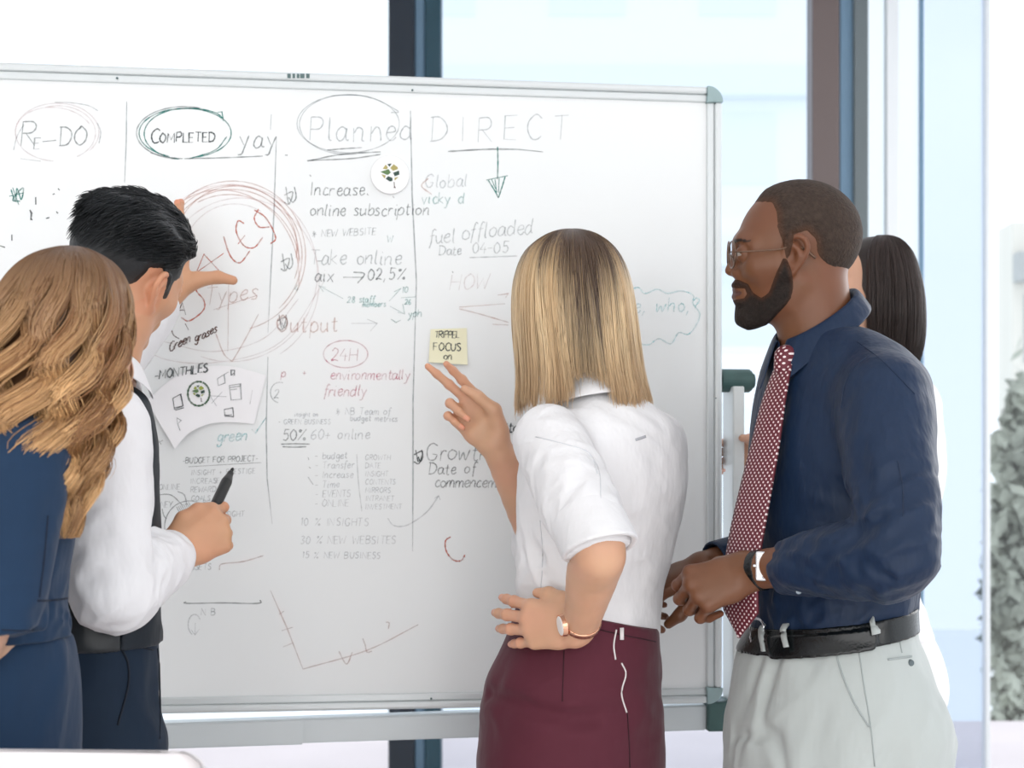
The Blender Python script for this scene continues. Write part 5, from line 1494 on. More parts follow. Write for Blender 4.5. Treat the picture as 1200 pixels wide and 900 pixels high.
# ================================================================== woman in white shirt and burgundy skirt (centre, back view)
def woman_white():
    Y0 = 2.38; th = math.radians(40); ax = np.array([math.cos(th), math.sin(th), 0]); fw = np.array([-ax[1], ax[0], 0])
    off = np.array([.10, Y0, 0.0])
    root = thing('person', 'person with blonde bob, white shirt and burgundy skirt seen from behind, one hand on hip', 'person', tuple(off))
    O = P(668, 362, Y0 + .01); R = frame_of((-.50, .86, -.06), (.06, 0, 1))
    sm = skin_mat('skin_fair', .46)
    rt = [(456, 668, 738, .055), (474, 648, 765, .08), (500, 622, 797, .105), (530, 610, 807, .115), (570, 606, 808, .118), (610, 606, 801, .112), (650, 606, 791, .106), (690, 605, 781, .102), (725, 602, 776, .104), (765, 596, 775, .110)]
    torso = loft(rows_px(rt, Y0, th), th, .02)
    neck = chain([from_head(O, R, (0, -.030, -.035)), P(684, 420, Y0), P(700, 478, Y0)], [.052, .046, .048], .01, n=5)
    sL, eL, wL = P(644, 516, 2.265), P(702, 640, 2.05), P(680, 736, 2.20)
    sR, eR, wR = P(764, 518, 2.455), P(642, 646, 2.60), P(581, 521, 2.50)
    HL = Hand(wL, P(622, 731, 2.245) - P(680, 736, 2.205), (-.18, -.95, .10), False, .95, [(18, 14, 8), (16, 18, 10), (16, 18, 10), (18, 16, 10)], (8, 2.5, -2, -8),
              thumb=[(.014, .022, -.006), (.040, .043, -.010), (.068, .052, -.014), (.092, .052, -.018)], fat=1.06)
    HR = Hand(wR, (-.62, .02, .78), (.10, .99, .06), True, .95, [(16, 14, 10), (4, 6, 4), (62, 84, 40), (66, 80, 40)], (-3, -10, -12, -14),
              thumb=[(.016, .024, -.010), (.050, .040, -.022), (.085, .033, -.030), (.114, .022, -.030)], fat=.95)
    r_ = (.050, .042, .0355, .0375, .031, .0245)
    aL, aR = arm(sL, eL, wL, r_), arm(sR, eR, wR, r_)
    rs = [(690, 609, 772, .108), (730, 599, 772, .116), (760, 586, 775, .126), (800, 569, 778, .136), (850, 562, 780, .141), (900, 559, 781, .141), (950, 562, 778, .138)]
    sk = rows_px(rs, Y0, th)
    kz = [(.55, sk[-1][1], Y0, .175, .13), (.46, sk[-1][1], Y0, .165, .125)]
    hips = loft(sk + kz, th, .02)
    def lg(s): 
        h = np.array([.10, Y0, .78]) + ax * .065 * s
        return leg_pts(h, h * [1, 1, 0] + [0, 0, .46] + ax * -.02 * s, h * [1, 1, 0] + [0, 0, .10] - ax * .02 * s, h * [1, 1, 0] + fw * .14 + [0, 0, .03], .8)
    l1, f1 = lg(-1); l2, f2 = lg(1)
    items = [(offs(torso, -.014), 0, 'u'), (offs(hips, -.02), .03, 'u'), (neck, .03, 'u'), (head_fn(O, R, .95, .92, True), .02, 'u'), (aL, .03, 'u'), (aR, .03, 'u'), (HL.S, .016, 'u'), (HR.S, .016, 'u'),
             (l1, .02, 'u'), (f1, .02, 'u'), (l2, .02, 'u'), (f2, .02, 'u')]
    body(root, off, items, .0025, sm, skin_colour((.64, .365, .235), [(O, R, .95)], [HL, HR], seed=13, brow=(.12, .07, .04)))
    eyes(root, off, O, R, .95, ('blue', (.08, .14, .2)))
    # blouse
    bl_m = cloth('white_blouse', (.80, .80, .815), .75, 1000, (20, 20, 10), .35, .1, .02)
    upp = unit(eL - sL)
    slL = chain([sL, sL * .5 + eL * .5, eL * .93 + sL * .07], [.058, .056, .053], .01, n=4)
    cutL = halfspace(P(705, 645, 2.05), (.22, -.35, -1.0))
    slR = chain([sR, sR * .5 + eR * .5, eR, eR * .8 + wR * .2], [.056, .054, .050, .046], .01, n=3)
    mA = lambda p: np.exp(-(np.linalg.norm(p - (sL * .45 + eL * .55), axis=1) / .10) ** 2)
    mB = lambda p: .3 + .7 * np.exp(-((p[:, 2] - Z(660, Y0)) / .07) ** 2) * sstep(.16, .02, p[:, 0])
    nk = chain([P(684, 420, Y0), P(698, 462, Y0)], [.052, .052], 0)
    top_ = [(torso, 0, 'u'), (slR, .03, 'u'), (inter(slL, cutL, .004), .024, 'u'), (nk, .006, 's'),
            (S(wrinkle(.0070, stretch((1, .3, -.55), 8, 26), 61, mB), [0] * 3, [1] * 3), 0, 'd'), (S(wrinkle(.0060, stretch(np.cross(upp, (0, -1, 0)) + .5 * upp, 8, 26), 63, mA), [0] * 3, [1] * 3), 0, 'd')]
    ws = .245; topP = np.array([P(608, 694, Y0)[0], Y0, Z(696, Y0)]); nP = np.array([ws, 0, 1.0])
    # the bloused fabric tucks in just below the waistband
    top_.append((halfspace(topP - [0, 0, .022], -nP), .010, 'i'))
    b_, V, q = sdf_obj('blouse', top_, .0034, bl_m, root, off, it=1)
    bv = bvh_of(V, q)
    seam_m = mat('blouse_seam', (.66, .67, .70), .9)
    seam('yoke_seam', bv, [(628, 512), (660, 520), (690, 531), (700, 555)], .0009, seam_m, b_, off)
    seam('armhole_seam', bv, [(690, 531), (702, 552), (704, 585)], .0008, seam_m, b_, off)
    seam('side_seam', bv, [(633, 610), (636, 650), (634, 690)], .0008, seam_m, b_, off)
    patch('fabric_mark', bv, [[(744, 514), (756, 510)], [(745, 517), (757, 513)]], .0006, mat('mark_grey', (.45, .46, .50), .9), b_, off, .0004)
    # turned-up sleeve band
    a = eL * .80 + sL * .20; c = eL * 1.0 + sL * -.0
    d = unit(c - a)
    def band(p):
        q_ = p - a; t = q_ @ d; r = np.linalg.norm(q_ - t[:, None] * d, axis=1)
        s = smax(np.abs(r - .0520) - .0045, -(t), .003)
        return smax(s, cutL.f(p), .003)
    sdf_obj('sleeve_band', [(S(band, np.minimum(a, c) - .09, np.maximum(a, c) + .09), 0, 'u')], .003, bl_m, root, off)
    # skirt
    skm = cloth('burgundy_skirt', (.088, .0135, .027), .75, 1100, (12, 12, 5), .3, .12, .05)
    def sk_mask(p): return .35 + .65 * np.exp(-((p[:, 2] - Z(815, Y0)) / .05) ** 2)
    items = [(hips, 0, 'u'), (S(wrinkle(.0050, stretch((1, .4, .25), 5, 18), 71, sk_mask), [0] * 3, [1] * 3), 0, 'd'), (halfspace(topP, nP), .003, 'i')]
    bvh0 = bvh_of(*sdf_mesh([(hips, 0, 'u')], .012))
    items.insert(1, (chain(hits(bvh0, [(560, 808), (600, 822), (650, 838), (690, 842)], .001), np.array([.010] * 19)[:len(hits(bvh0, [(560, 808), (600, 822), (650, 838), (690, 842)], .001))], .002), .02, 's'))
    s_, V, q = sdf_obj('skirt', items, .004, skm, root, off, zcoarse=(.74, .012), it=2)
    bv = bvh_of(V, q)
    dk = mat('skirt_seam', (.030, .006, .012), .9)
    seam('waistband_seam', bv, [(607, 716), (660, 728), (720, 742), (768, 752)], .0010, dk, s_, off)
    seam('dart_seam', bv, [(661, 762), (660, 790), (659, 822)], .0008, dk, s_, off)
    seam('back_seam', bv, [(735, 836), (737, 868), (738, 899)], .0010, dk, s_, off)
    zm = mat('zip_white', (.80, .76, .76), .4)
    seam('zip', bv, [(722, 738), (719, 756), (721, 773)], .0014, zm, s_, off, .001)
    seam('zip', bv, [(728, 777), (733, 790), (728, 812), (734, 835)], .0014, zm, s_, off, .001)
    patch('zip_pull', bv, [[(725.5, 736), (729.5, 736)], [(725.5, 750), (729.5, 750)]], .003, zm, s_, off, .002)
    # collar
    collar('collar', P(697, 444, Y0), .056, .058, math.atan2(fw[1], fw[0]), -.22, .03, .046, bl_m, root, off, gap=.25, point=.02, flare=.024)
    # watch
    rg = mat('rose_gold', (.80, .45, .30), .2, .5, metal=.9)
    d = unit(wL - (eL * .35 + wL * .65)); wc = wL - d * .016
    wt = sdf_obj('watch', [(flat_tube(wc - d * .007, wc + d * .007, .0292, .0276, .0018), 0, 'u')], .0018, rg, root, off)[0]
    n = unit(np.array([-.62, -.62, .28])); n = unit(n - d * (n @ d)); up = np.cross(d, n)
    M = Matrix(((d[0], up[0], n[0]), (d[1], up[1], n[1]), (d[2], up[2], n[2]))).to_4x4()
    def cyl(nm, r, h, dz, m):
        bm = bmesh.new(); r_ = bmesh.ops.create_cone(bm, cap_ends=True, segments=28, radius1=r, radius2=r * .94, depth=h, matrix=Matrix.Translation((0, 0, dz)))
        bm.transform(Matrix.Translation(Vector(wc + n * .0315 - off)) @ M); obj(nm, bm, m, wt, smooth=False)
    cyl('watch_case', .0180, .007, 0, rg); cyl('watch_dial', .0155, .001, .0038, mat('dial_white', (.88, .88, .87), .3)); 
    # bob
    rng = np.random.default_rng(21)
    hp = [(269, 664, 672), (271, 652, 688), (276, 638, 702), (284, 626, 714), (296, 614, 725), (315, 605, 735), (340, 600, 742), (375, 600, 747), (410, 603, 751), (440, 605, 756), (462, 604, 762), (482, 602, 766)]
    tab = []
    for py, L, Rr in hp:
        w = (Rr - L) / 2 / F * Y0
        tab.append((Z(py, Y0), ((L + Rr) / 2 - 600) / F * Y0, Y0 + .005, w, w * (1.12 if py < 400 else 1.12 - .22 * (py - 400) / 80)))
    # envelope axes aligned with the picture; phi 0 = +X, 90deg = away
    fa = math.atan2(R[1, 1], R[0, 1])
    def ln(phi, r):
        x = np.cos(phi); y = np.sin(phi)
        py = 468 + 6 * np.sin(phi * 5) + r.normal(0, 7, len(phi))
        py = np.where((y < -.3) & (x > -.22) & (x < .42), 446 + 5 * np.sin(phi * 9) + r.normal(0, 5, len(phi)), py)
        return Z(py, Y0)
    def skip(C, phi):
        dlt = np.abs((phi - fa + math.pi) % (2 * math.pi) - math.pi)
        return dlt < .62
    C, Rr, s = hair_strands(tab, 0, 7200, ln, rng, r0=.00085, layer=(.86, 1.0), wave=(9, .035, .012), clump=.22, seg=18, zroot=.03, skip=skip, jit=.05, stray=.012)
    g1 = np.random.default_rng(5).normal(0, 1, 4000)
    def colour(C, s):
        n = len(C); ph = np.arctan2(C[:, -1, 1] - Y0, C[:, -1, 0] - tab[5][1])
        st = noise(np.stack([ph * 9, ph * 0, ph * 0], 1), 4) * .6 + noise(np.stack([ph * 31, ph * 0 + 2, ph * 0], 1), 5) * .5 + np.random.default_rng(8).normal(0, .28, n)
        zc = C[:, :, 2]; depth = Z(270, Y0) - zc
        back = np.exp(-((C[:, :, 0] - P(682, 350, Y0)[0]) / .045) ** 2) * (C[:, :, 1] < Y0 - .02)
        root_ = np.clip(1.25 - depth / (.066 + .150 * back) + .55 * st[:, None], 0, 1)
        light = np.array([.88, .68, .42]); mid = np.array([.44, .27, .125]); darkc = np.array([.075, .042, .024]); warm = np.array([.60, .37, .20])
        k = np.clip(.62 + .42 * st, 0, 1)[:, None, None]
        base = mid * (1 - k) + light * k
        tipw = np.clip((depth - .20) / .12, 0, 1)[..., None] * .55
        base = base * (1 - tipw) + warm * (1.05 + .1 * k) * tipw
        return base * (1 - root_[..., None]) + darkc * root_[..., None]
    ins = [(a_, b1, c1, d1 * .87, e1 * .87) for a_, b1, c1, d1, e1 in tab if a_ > Z(452, Y0)]
    hb = loft(ins, 0, .012)
    face = ell(from_head(O, R, (0, .12, -.03), .95), np.array([.085, .085, .12]), R)
    bV, bQ = sdf_mesh([(hb, 0, 'u'), (face, .01, 's')], .005)
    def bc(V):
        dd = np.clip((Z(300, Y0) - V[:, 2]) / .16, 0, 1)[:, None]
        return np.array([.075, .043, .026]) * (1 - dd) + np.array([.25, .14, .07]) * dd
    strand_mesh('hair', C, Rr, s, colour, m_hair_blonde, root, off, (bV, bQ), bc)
    return root
woman_white()

# ================================================================== man in white shirt and dark vest (left)
def man_vest():
    Y0 = 2.15; fw = unit([.75, .66, 0]); rt = np.array([fw[1], -fw[0], 0]); th = math.atan2(rt[1], rt[0])
    off = np.array([-.66, Y0, 0.0])
    root = thing('person', 'person with short black hair, white shirt and dark vest holding a black marker', 'person', tuple(off))
    O = P(145, 322, 2.17); R = frame_of((.46, .88, -.12), (.370, -.19, .906)); HS = .96
    sm = skin_mat('skin_tan', .46)
    rows = [(425, 96, 148, .05), (446, 62, 160, .08), (478, 8, 172, .102), (520, -14, 182, .116), (600, -23, 187, .118), (680, -23, 191, .115), (752, -25, 191, .118), (790, -27, 190, .12)]
    torso = loft(rows_px(rows, Y0, th), th, .02)
    neck = chain([from_head(O, R, (0, -.024, -.03)), P(119, 402, Y0), P(102, 455, Y0)], [.055, .052, .053], .02, n=5)
    sR, eR, wR = P(124, 500, 2.015), P(129, 690, 1.975), P(204, 649, 2.15)
    sL, eL, wL = P(20, 478, 2.29), P(98, 462, 2.50), P(194, 348, 2.585)
    HR = Hand(wR, (.78, .42, .46), (.42, -.88, .20), True, .90, [(46, 70, 40), (66, 74, 40), (70, 78, 40), (66, 76, 40)], (4, 1, -4, -8),
              thumb=[(.014, .024, -.004), (.044, .044, -.006), (.073, .047, -.004), (.098, .040, -.006)])
    HL = Hand(wL, (.02, .16, 1.0), (.05, -1, .16), False, 1.06, [(6, 8, 5), (14, 16, 10), (30, 40, 25), (34, 44, 25)], (-14, 0, 5, 10),
              thumb=[(.018, .024, -.004), (.034, .052, -.004), (.040, .086, -.006), (.036, .112, -.008)])
    aR, aL = arm(sR, eR, wR), arm(sL, eL, wL)
    rs = [(715, -24, 188, .112), (745, -25, 190, .118), (800, -30, 190, .126), (868, -34, 189, .13), (920, -34, 188, .13)]
    hips = loft(rows_px(rs, Y0, th), th, .03)
    cxy = np.array([(82 - 600) / F * Y0, Y0, 0])
    lA = chain([cxy + rt * .08 + [0, 0, .86], cxy + rt * .08 + [0, 0, .48], cxy + rt * .08 + [0, 0, .07]], [.105, .085, .072], .03)
    lB = chain([cxy - rt * .08 + [0, 0, .86], cxy - rt * .08 + [0, 0, .48], cxy - rt * .08 + [0, 0, .07]], [.105, .085, .072], .03)
    g1, f1 = leg_pts(cxy + rt * .08 + [0, 0, .86], cxy + rt * .08 + [0, 0, .48], cxy + rt * .08 + [0, 0, .10], cxy + rt * .08 + fw * .15 + [0, 0, .035])
    g2, f2 = leg_pts(cxy - rt * .08 + [0, 0, .86], cxy - rt * .08 + [0, 0, .48], cxy - rt * .08 + [0, 0, .10], cxy - rt * .08 + fw * .15 + [0, 0, .035])
    hd = head_fn(O, R, HS, 1.04, ear=.004)
    items = [(offs(torso, -.016), 0, 'u'), (neck, .03, 'u'), (hd, .022, 'u'), (aR, .03, 'u'), (aL, .03, 'u'), (HR.S, .016, 'u'), (HL.S, .016, 'u'), (g1, .03, 'u'), (f1, .02, 'u'), (g2, .03, 'u'), (f2, .02, 'u')]
    body(root, off, items, .0027, sm, skin_colour((.59, .315, .185), [(O, R, HS)], [HR, HL], seed=23, brow=(.02, .012, .01)))
    eyes(root, off, O, R, HS, ('dark', (.02, .01, .006)))
    # hair: swept-back top, faded sides
    hp = poly2d([(.086, .060), (.066, .052), (.058, .030), (.040, .022), (.030, -.006), (.020, -.012), (.012, .012), (-.004, .036), (-.026, .030), (-.034, -.006), (-.046, -.040), (-.062, -.050), (-.22, -.050), (-.22, .24), (.13, .24), (.12, .06)])
    comb = np.array([0, -1, .0])
    def hair_f(p):
        q = to_head(O, R, HS)(p); e = hp(q[:, 1], q[:, 2])
        top = sstep(.052, .092, q[:, 2] + .10 * np.clip(q[:, 1], -.05, .09)) 
        t = .0030 + .015 * top + .008 * sstep(.03, .09, q[:, 1]) * top
        t = t * sstep(.002, -.016, e)
        g = noise(np.stack([q[:, 0] * 120, q[:, 1] * 26 + q[:, 0] * 20, q[:, 2] * 60], 1), 3)
        w = noise(np.stack([q[:, 0] * 44, q[:, 1] * 20, q[:, 2] * 30], 1), 6)
        d = hd.f(p) - t - (.0030 * g + .0058 * w) * top - .0007 * noise(q * 300, 8)
        return smax(d, e, .004)
    def hair_c(V):
        q = to_head(O, R, HS)(V); e = hp(q[:, 1], q[:, 2]); n = noise(q * 200, 4)[:, None]
        c = np.array([.010, .012, .014]) * (1 + .4 * n)
        w = (sstep(-.045, .0, e) * sstep(.03, -.02, q[:, 2]))[:, None] * .35
        return c * (1 - w) + np.array([.13, .085, .06]) * w
    V, Q = sdf_mesh([(S(hair_f, hd.lo - .03, hd.hi + .03), 0, 'u')], .0027)
    # short combed locks over the top
    rng = np.random.default_rng(77)
    qh = to_head(O, R, HS)(V); cand = np.flatnonzero((qh[:, 2] > .045) & (hp(qh[:, 1], qh[:, 2]) < -.012))
    pick = rng.choice(cand, 3600)
    st = V[pick]; ql = qh[pick]
    nrm = unit_rows(ql * np.array([1, .8, 1.1]) - [0, 0, .02])
    side = rng.normal(0, .10, len(pick))
    dirl = np.stack([ql[:, 0] * 2 + side, -np.ones(len(pick)), -.25 - 2.2 * np.clip(-ql[:, 1], 0, 1)], 1)
    dirl = dirl - nrm * (dirl * nrm).sum(1, keepdims=True); dirl = unit_rows(dirl)
    t = np.linspace(0, 1, 7)[None, :, None]; L = rng.uniform(.018, .034, (len(pick), 1, 1))
    lift = rng.uniform(.03, .17, (len(pick), 1, 1))
    Cl = ql[:, None] + dirl[:, None] * t * L + nrm[:, None] * (lift * L * np.sin(t * 2.4) - .002)
    C = O + (Cl * HS) @ R.T
    Rr = np.full(C.shape[:2], .0011) * (1 - .8 * np.linspace(0, 1, 7)[None] ** 2)
    sv = rng.uniform(.7, 1.5, len(pick))
    strand_mesh('hair', C, Rr, None, lambda C, s: np.array([.011, .013, .015])[None, None] * sv[:, None, None] * np.ones((len(C), C.shape[1], 1)), m_hair_dark, root, off, (V, Q), hair_c)
    # shirt sleeves and body, vest over it
    shm = cloth('white_shirt', (.83, .83, .85), .72, 1000, (20, 20, 9), .35, .1, .02)
    def slv(s, e, w): return chain([s, s * .5 + e * .5, e, e * .7 + w * .3, e * .35 + w * .65, e * .10 + w * .90], [.062, .059, .055, .053, .045, .040], .012, n=3)
    slR, slL = slv(sR, eR, wR), slv(sL, eL, wL)
    nk = chain([P(120, 392, Y0), P(110, 428, Y0)], [.055, .055], 0)
    mk = lambda p: np.exp(-(np.linalg.norm(p - eR, axis=1) / .12) ** 2) + .25
    sh, V, q = sdf_obj('shirt', [(offs(torso, -.004), 0, 'u'), (slR, .03, 'u'), (slL, .03, 'u'), (nk, .006, 's'),
               (S(wrinkle(.0065, stretch((.8, .3, .45), 9, 27), 81, mk), [0] * 3, [1] * 3), 0, 'd')], .0036, shm, root, off)
    dR = unit(wR - eR)
    sdf_obj('cuff', [(flat_tube(wR - dR * .055, wR - dR * .004, .0385, .0365), 0, 'u')], .0024, shm, root, off)
    dL = unit(wL - eL)
    sdf_obj('cuff', [(flat_tube(wL - dL * .055, wL - dL * .008, .0375, .036), 0, 'u')], .003, shm, root, off)
    collar('collar', P(114, 412, Y0), .057, .060, math.atan2(fw[1], fw[0]), -.45, .025, .036, shm, root, off, gap=.25, point=.0, flare=.014)
    vm = cloth('dark_vest', (.010, .016, .024), .6, 900, (14, 14, 6), .3, .03, .06); vb = cloth('vest_satin', (.028, .032, .036), .35, 900, (14, 14, 6), .4, .05, .06)
    v_out = offs(torso, .006)
    hole = chain([sR + [0, 0, .02], sR * .75 + eR * .25], [.074, .070], 0); holeL = chain([sL + [0, 0, .02], sL * .75 + eL * .25], [.074, .07], 0)
    vneck = chain([P(140, 400, Y0) + fw * .05, P(135, 450, Y0) + fw * .10, P(125, 560, Y0) + fw * .16], [.075, .055, .012], 0)
    hem = halfspace((0, 0, Z(752, Y0)), (0.05, 0, -1))
    mw = lambda p: .3 + .7 * np.exp(-((p[:, 2] - Z(690, Y0)) / .06) ** 2)
    seamside = lambda p: (p - (P(120, 600, Y0) * [1, 1, 0])) @ fw
    def vest_part(front):
        sgn = 1 if front else -1
        pl = cxy + rt * 0
        return [(v_out, 0, 'u'), (hole, .006, 's'), (holeL, .006, 's'), (vneck, .006, 's'), (nk, .01, 's'), (offs(torso, -.002), .0, 's'), (halfspace((0, 0, Z(752, Y0)), (0, 0, -1)), .003, 'i'),
                (halfspace(pl, -fw if front else fw), .002, 'i'), (S(wrinkle(.0045, stretch((1, 0, .2), 7, 22), 91, mw), [0] * 3, [1] * 3), 0, 'd')]
    sdf_obj('vest_front', vest_part(True), .0034, vm, root, off)
    o = sdf_obj('vest_back', vest_part(False), .0034, vb, root, off)[0]; o['label'] = 'dark grey satin back of the vest'
    trm = cloth('dark_navy_trousers', (.0055, .018, .040), .75, 1000, (12, 12, 5), .3, .06, .05)
    tr, V, q = sdf_obj('trousers', [(hips, 0, 'u'), (lA, .03, 'u'), (lB, .03, 'u'), (S(wrinkle(.0040, stretch((.2, 0, 1), 5, 17), 95), [0] * 3, [1] * 3), 0, 'd')], .0042, trm, root, off, zcoarse=(.74, .015), it=2)
    bv = bvh_of(V, q)
    dk = mat('trouser_dark_seam', (.003, .008, .018), .8)
    seam('pocket_seam', bv, [(142, 760), (150, 778), (150, 805), (138, 850)], .0020, dk, tr, off)
    seam('pocket_seam', bv, [(162, 758), (180, 762)], .0012, dk, tr, off)
    seam('side_seam', bv, [(184, 760), (188, 800), (187, 866)], .0014, dk, tr, off)
    # marker pen, held in the right hand
    a = P(249, 600, 2.195); b = P(273, 548.5, 2.275); d = unit(b - a); L = np.linalg.norm(b - a)
    st_ = a - d * .012
    pen = thing('marker_pen', 'black marker pen held in the hand of the person in the dark vest', 'pen', tuple(st_))
    pm = mat('pen_black', (.006, .008, .009), .3, .5); pt = mat('pen_tip_felt', (.01, .012, .012), .7)
    def lathe(nm, prof, m):
        bm = bmesh.new(); rings = []
        for r, t in prof: rings.append([bm.verts.new((r * math.cos(x), r * math.sin(x), t)) for x in np.linspace(0, 2 * math.pi, 20, endpoint=False)])
        for u, v in zip(rings, rings[1:]):
            for i in range(20): bm.faces.new((u[i], u[(i + 1) % 20], v[(i + 1) % 20], v[i]))
        bm.faces.new(rings[0][::-1]); bm.faces.new(rings[-1])
        bm.transform(Vector(d).to_track_quat('Z', 'Y').to_matrix().to_4x4()); return obj(nm, bm, m, pen, smooth=False)
    E = L + .012
    lathe('barrel', [(.0062, 0), (.0082, .004), (.0088, .03), (.0088, E - .034), (.0080, E - .030), (.0062, E - .022), (.0058, E - .0215)], pm)
    lathe('nozzle', [(.0058, E - .0215), (.0050, E - .012), (.0034, E - .010)], pm); lathe('nib', [(.0030, E - .010), (.0026, E - .003), (.0012, E)], pt)
    return root
def unit_rows(a): return a / (np.linalg.norm(a, axis=1, keepdims=True) + 1e-9)
man_vest()

# ================================================================== woman in navy dress with long wavy hair (far left)
def woman_navy():
    Y0 = 1.77; fw = unit([.8, .6, 0]); rt = np.array([fw[1], -fw[0], 0]); th = math.atan2(rt[1], rt[0])
    off = np.array([-.66, Y0, 0.0])
    root = thing('person', 'person with long wavy golden-brown hair and navy dress seen from behind at the left edge', 'person', tuple(off))
    O = P(80, 416, Y0 + .01); R = frame_of((.38, .92, -.12))
    sm = skin_mat('skin_fair', .46)
    rows = [(478, 10, 72, .05), (500, -50, 92, .08), (530, -95, 104, .095), (570, -115, 104, .10), (610, -120, 98, .10), (650, -122, 92, .097), (690, -124, 86, .095), (720, -128, 87, .097), (742, -132, 90, .10), (770, -134, 91, .10)]
    torso = loft(rows_px(rows, Y0, th), th, .02)
    neck = chain([from_head(O, R, (0, -.026, -.035)), P(52, 458, Y0), P(40, 505, Y0)], [.05, .046, .058], .02, n=4)
    sR, eR, wR = P(26, 540, 1.655), P(-30, 738, 1.62), P(-150, 790, 1.66)
    sL, eL, wL = P(-60, 540, 1.90), P(-110, 720, 1.92), P(-60, 860, 1.94)
    HR = Hand(wR, (-.9, .1, -.3), (-.1, -1, .1), True, .95); HL = Hand(wL, (.3, .1, -1), (-.8, 0, -.2), False, .95)
    r_ = (.050, .042, .036, .038, .031, .025)
    aR, aL = arm(sR, eR, wR, r_), arm(sL, eL, wL, r_)
    rs = [(735, -126, 88, .10), (790, -138, 94, .115), (850, -142, 93, .12), (905, -142, 91, .12)]
    sk = rows_px(rs, Y0, th); kz = [(.62, sk[-1][1], Y0, sk[-1][3] * .96, .115), (.50, sk[-1][1], Y0, sk[-1][3] * .9, .11)]
    hips = loft(sk + kz, th, .02)
    c = np.array([sk[-1][1], Y0, 0])
    l1, f1 = leg_pts(c + rt * .07 + [0, 0, .80], c + rt * .06 + [0, 0, .45], c + rt * .06 + [0, 0, .10], c + rt * .06 + fw * .13 + [0, 0, .03], .8)
    l2, f2 = leg_pts(c - rt * .07 + [0, 0, .80], c - rt * .06 + [0, 0, .45], c - rt * .06 + [0, 0, .10], c - rt * .06 + fw * .13 + [0, 0, .03], .8)
    items = [(offs(torso, -.014), 0, 'u'), (offs(hips, -.02), .03, 'u'), (neck, .03, 'u'), (head_fn(O, R, .88, .92, True), .02, 'u'), (aR, .03, 'u'), (aL, .03, 'u'), (HR.S, .016, 'u'), (HL.S, .016, 'u'), (l1, .02, 'u'), (f1, .02, 'u'), (l2, .02, 'u'), (f2, .02, 'u')]
    body(root, off, items, .0038, sm, skin_colour((.62, .37, .26), [(O, R, .88)], [HR, HL], seed=33, brow=(.1, .06, .03)))
    eyes(root, off, O, R, .88, ('brown', (.06, .03, .015)))
    dm = cloth('navy_dress', (.0062, .027, .068), .8, 900, (14, 14, 7), .35, .10, .06)
    eS = P(0, 748, 1.62)
    slR = chain([sR, sR * .5 + eS * .5, eS], [.052, .046, .045], .01, n=4)
    slL = chain([sL, sL * .5 + eL * .5, eL], [.054, .050, .050], .01, n=4)
    nk = chain([P(58, 440, Y0), P(44, 490, Y0)], [.058, .062], 0)
    cut = lambda e: halfspace(e + np.array([0, 0, Z(741, 1.62) - e[2]]), (.02, 0, -1))
    mk = lambda p: .3 + np.exp(-((p[:, 2] - Z(722, Y0)) / .03) ** 2)
    items = [(torso, 0, 'u'), (inter(slR, cut(eS), .004), .010, 'u'), (inter(chain([sR, sR * .5 + eR * .5, eR], [.050, .047, .044], .01, n=3), cut(eS), .004), .02, 'u'), (inter(slL, cut(eL), .004), .02, 'u'), (nk, .006, 's'),
             (S(wrinkle(.0045, stretch((1, .3, .22), 6, 30), 101, mk), [0] * 3, [1] * 3), 0, 'd'), (halfspace((0, 0, Z(744, Y0)), (0, 0, -1)), .004, 'i')]
    d_, V, q = sdf_obj('dress_top', items, .0036, dm, root, off)
    bv = bvh_of(V, q); dk = mat('dress_seam', (.003, .010, .028), .9)
    seam('waist_seam', bv, [(44, 704), (66, 703), (84, 700)], .0012, dk, d_, off)
    seam('sleeve_hem', bv, [(2, 738), (22, 739), (40, 738)], .0010, dk, d_, off)
    seam('side_seam', bv, [(56, 604), (52, 650), (46, 700)], .0012, dk, d_, off)
    s_, V, q = sdf_obj('dress_skirt', [(hips, 0, 'u'), (S(wrinkle(.0040, stretch((.35, .1, 1), 4, 14), 105), [0] * 3, [1] * 3), 0, 'd'), (halfspace((0, 0, Z(741, Y0)), (0, 0, 1)), .004, 'i')], .0042, dm, root, off, zcoarse=(.8, .012), it=2)
    # long waves
    rng = np.random.default_rng(41)
    hp = [(291, 82, 92), (293, 70, 104), (298, 54, 116), (306, 38, 130), (318, 24, 142), (336, 10, 150), (365, -8, 154), (400, -26, 152), (440, -44, 147), (480, -54, 143), (520, -52, 138), (560, -20, 128), (590, 30, 118), (612, 56, 112), (632, 62, 106)]
    tab = []
    for py, L, Rr in hp:
        w = (Rr - L) / 2 / F * Y0
        dep = w * 1.08 if py < 380 else min(w, .10)
        tab.append((Z(py, Y0), ((L + Rr) / 2 - 600) / F * Y0, Y0 - .01 - (.055 * sstep(380, 560, py)), w, dep))
    fa = math.atan2(R[1, 1], R[0, 1])
    def ln(phi, r):
        x = np.cos(phi); py = 560 + 46 * x + 16 * np.sin(phi * 7) + r.normal(0, 16, len(phi))
        return Z(np.clip(py, 470, 628), Y0)
    def skip(C, phi):
        dlt = np.abs((phi - fa + math.pi) % (2 * math.pi) - math.pi)
        return dlt < .5
    C, Rr, s = hair_strands(tab, 0, 8200, ln, rng, r0=.00088, layer=(.80, 1.02), wave=(50, .24, .14), clump=.86, seg=44, zroot=.03, skip=skip, jit=.10, stray=.03)
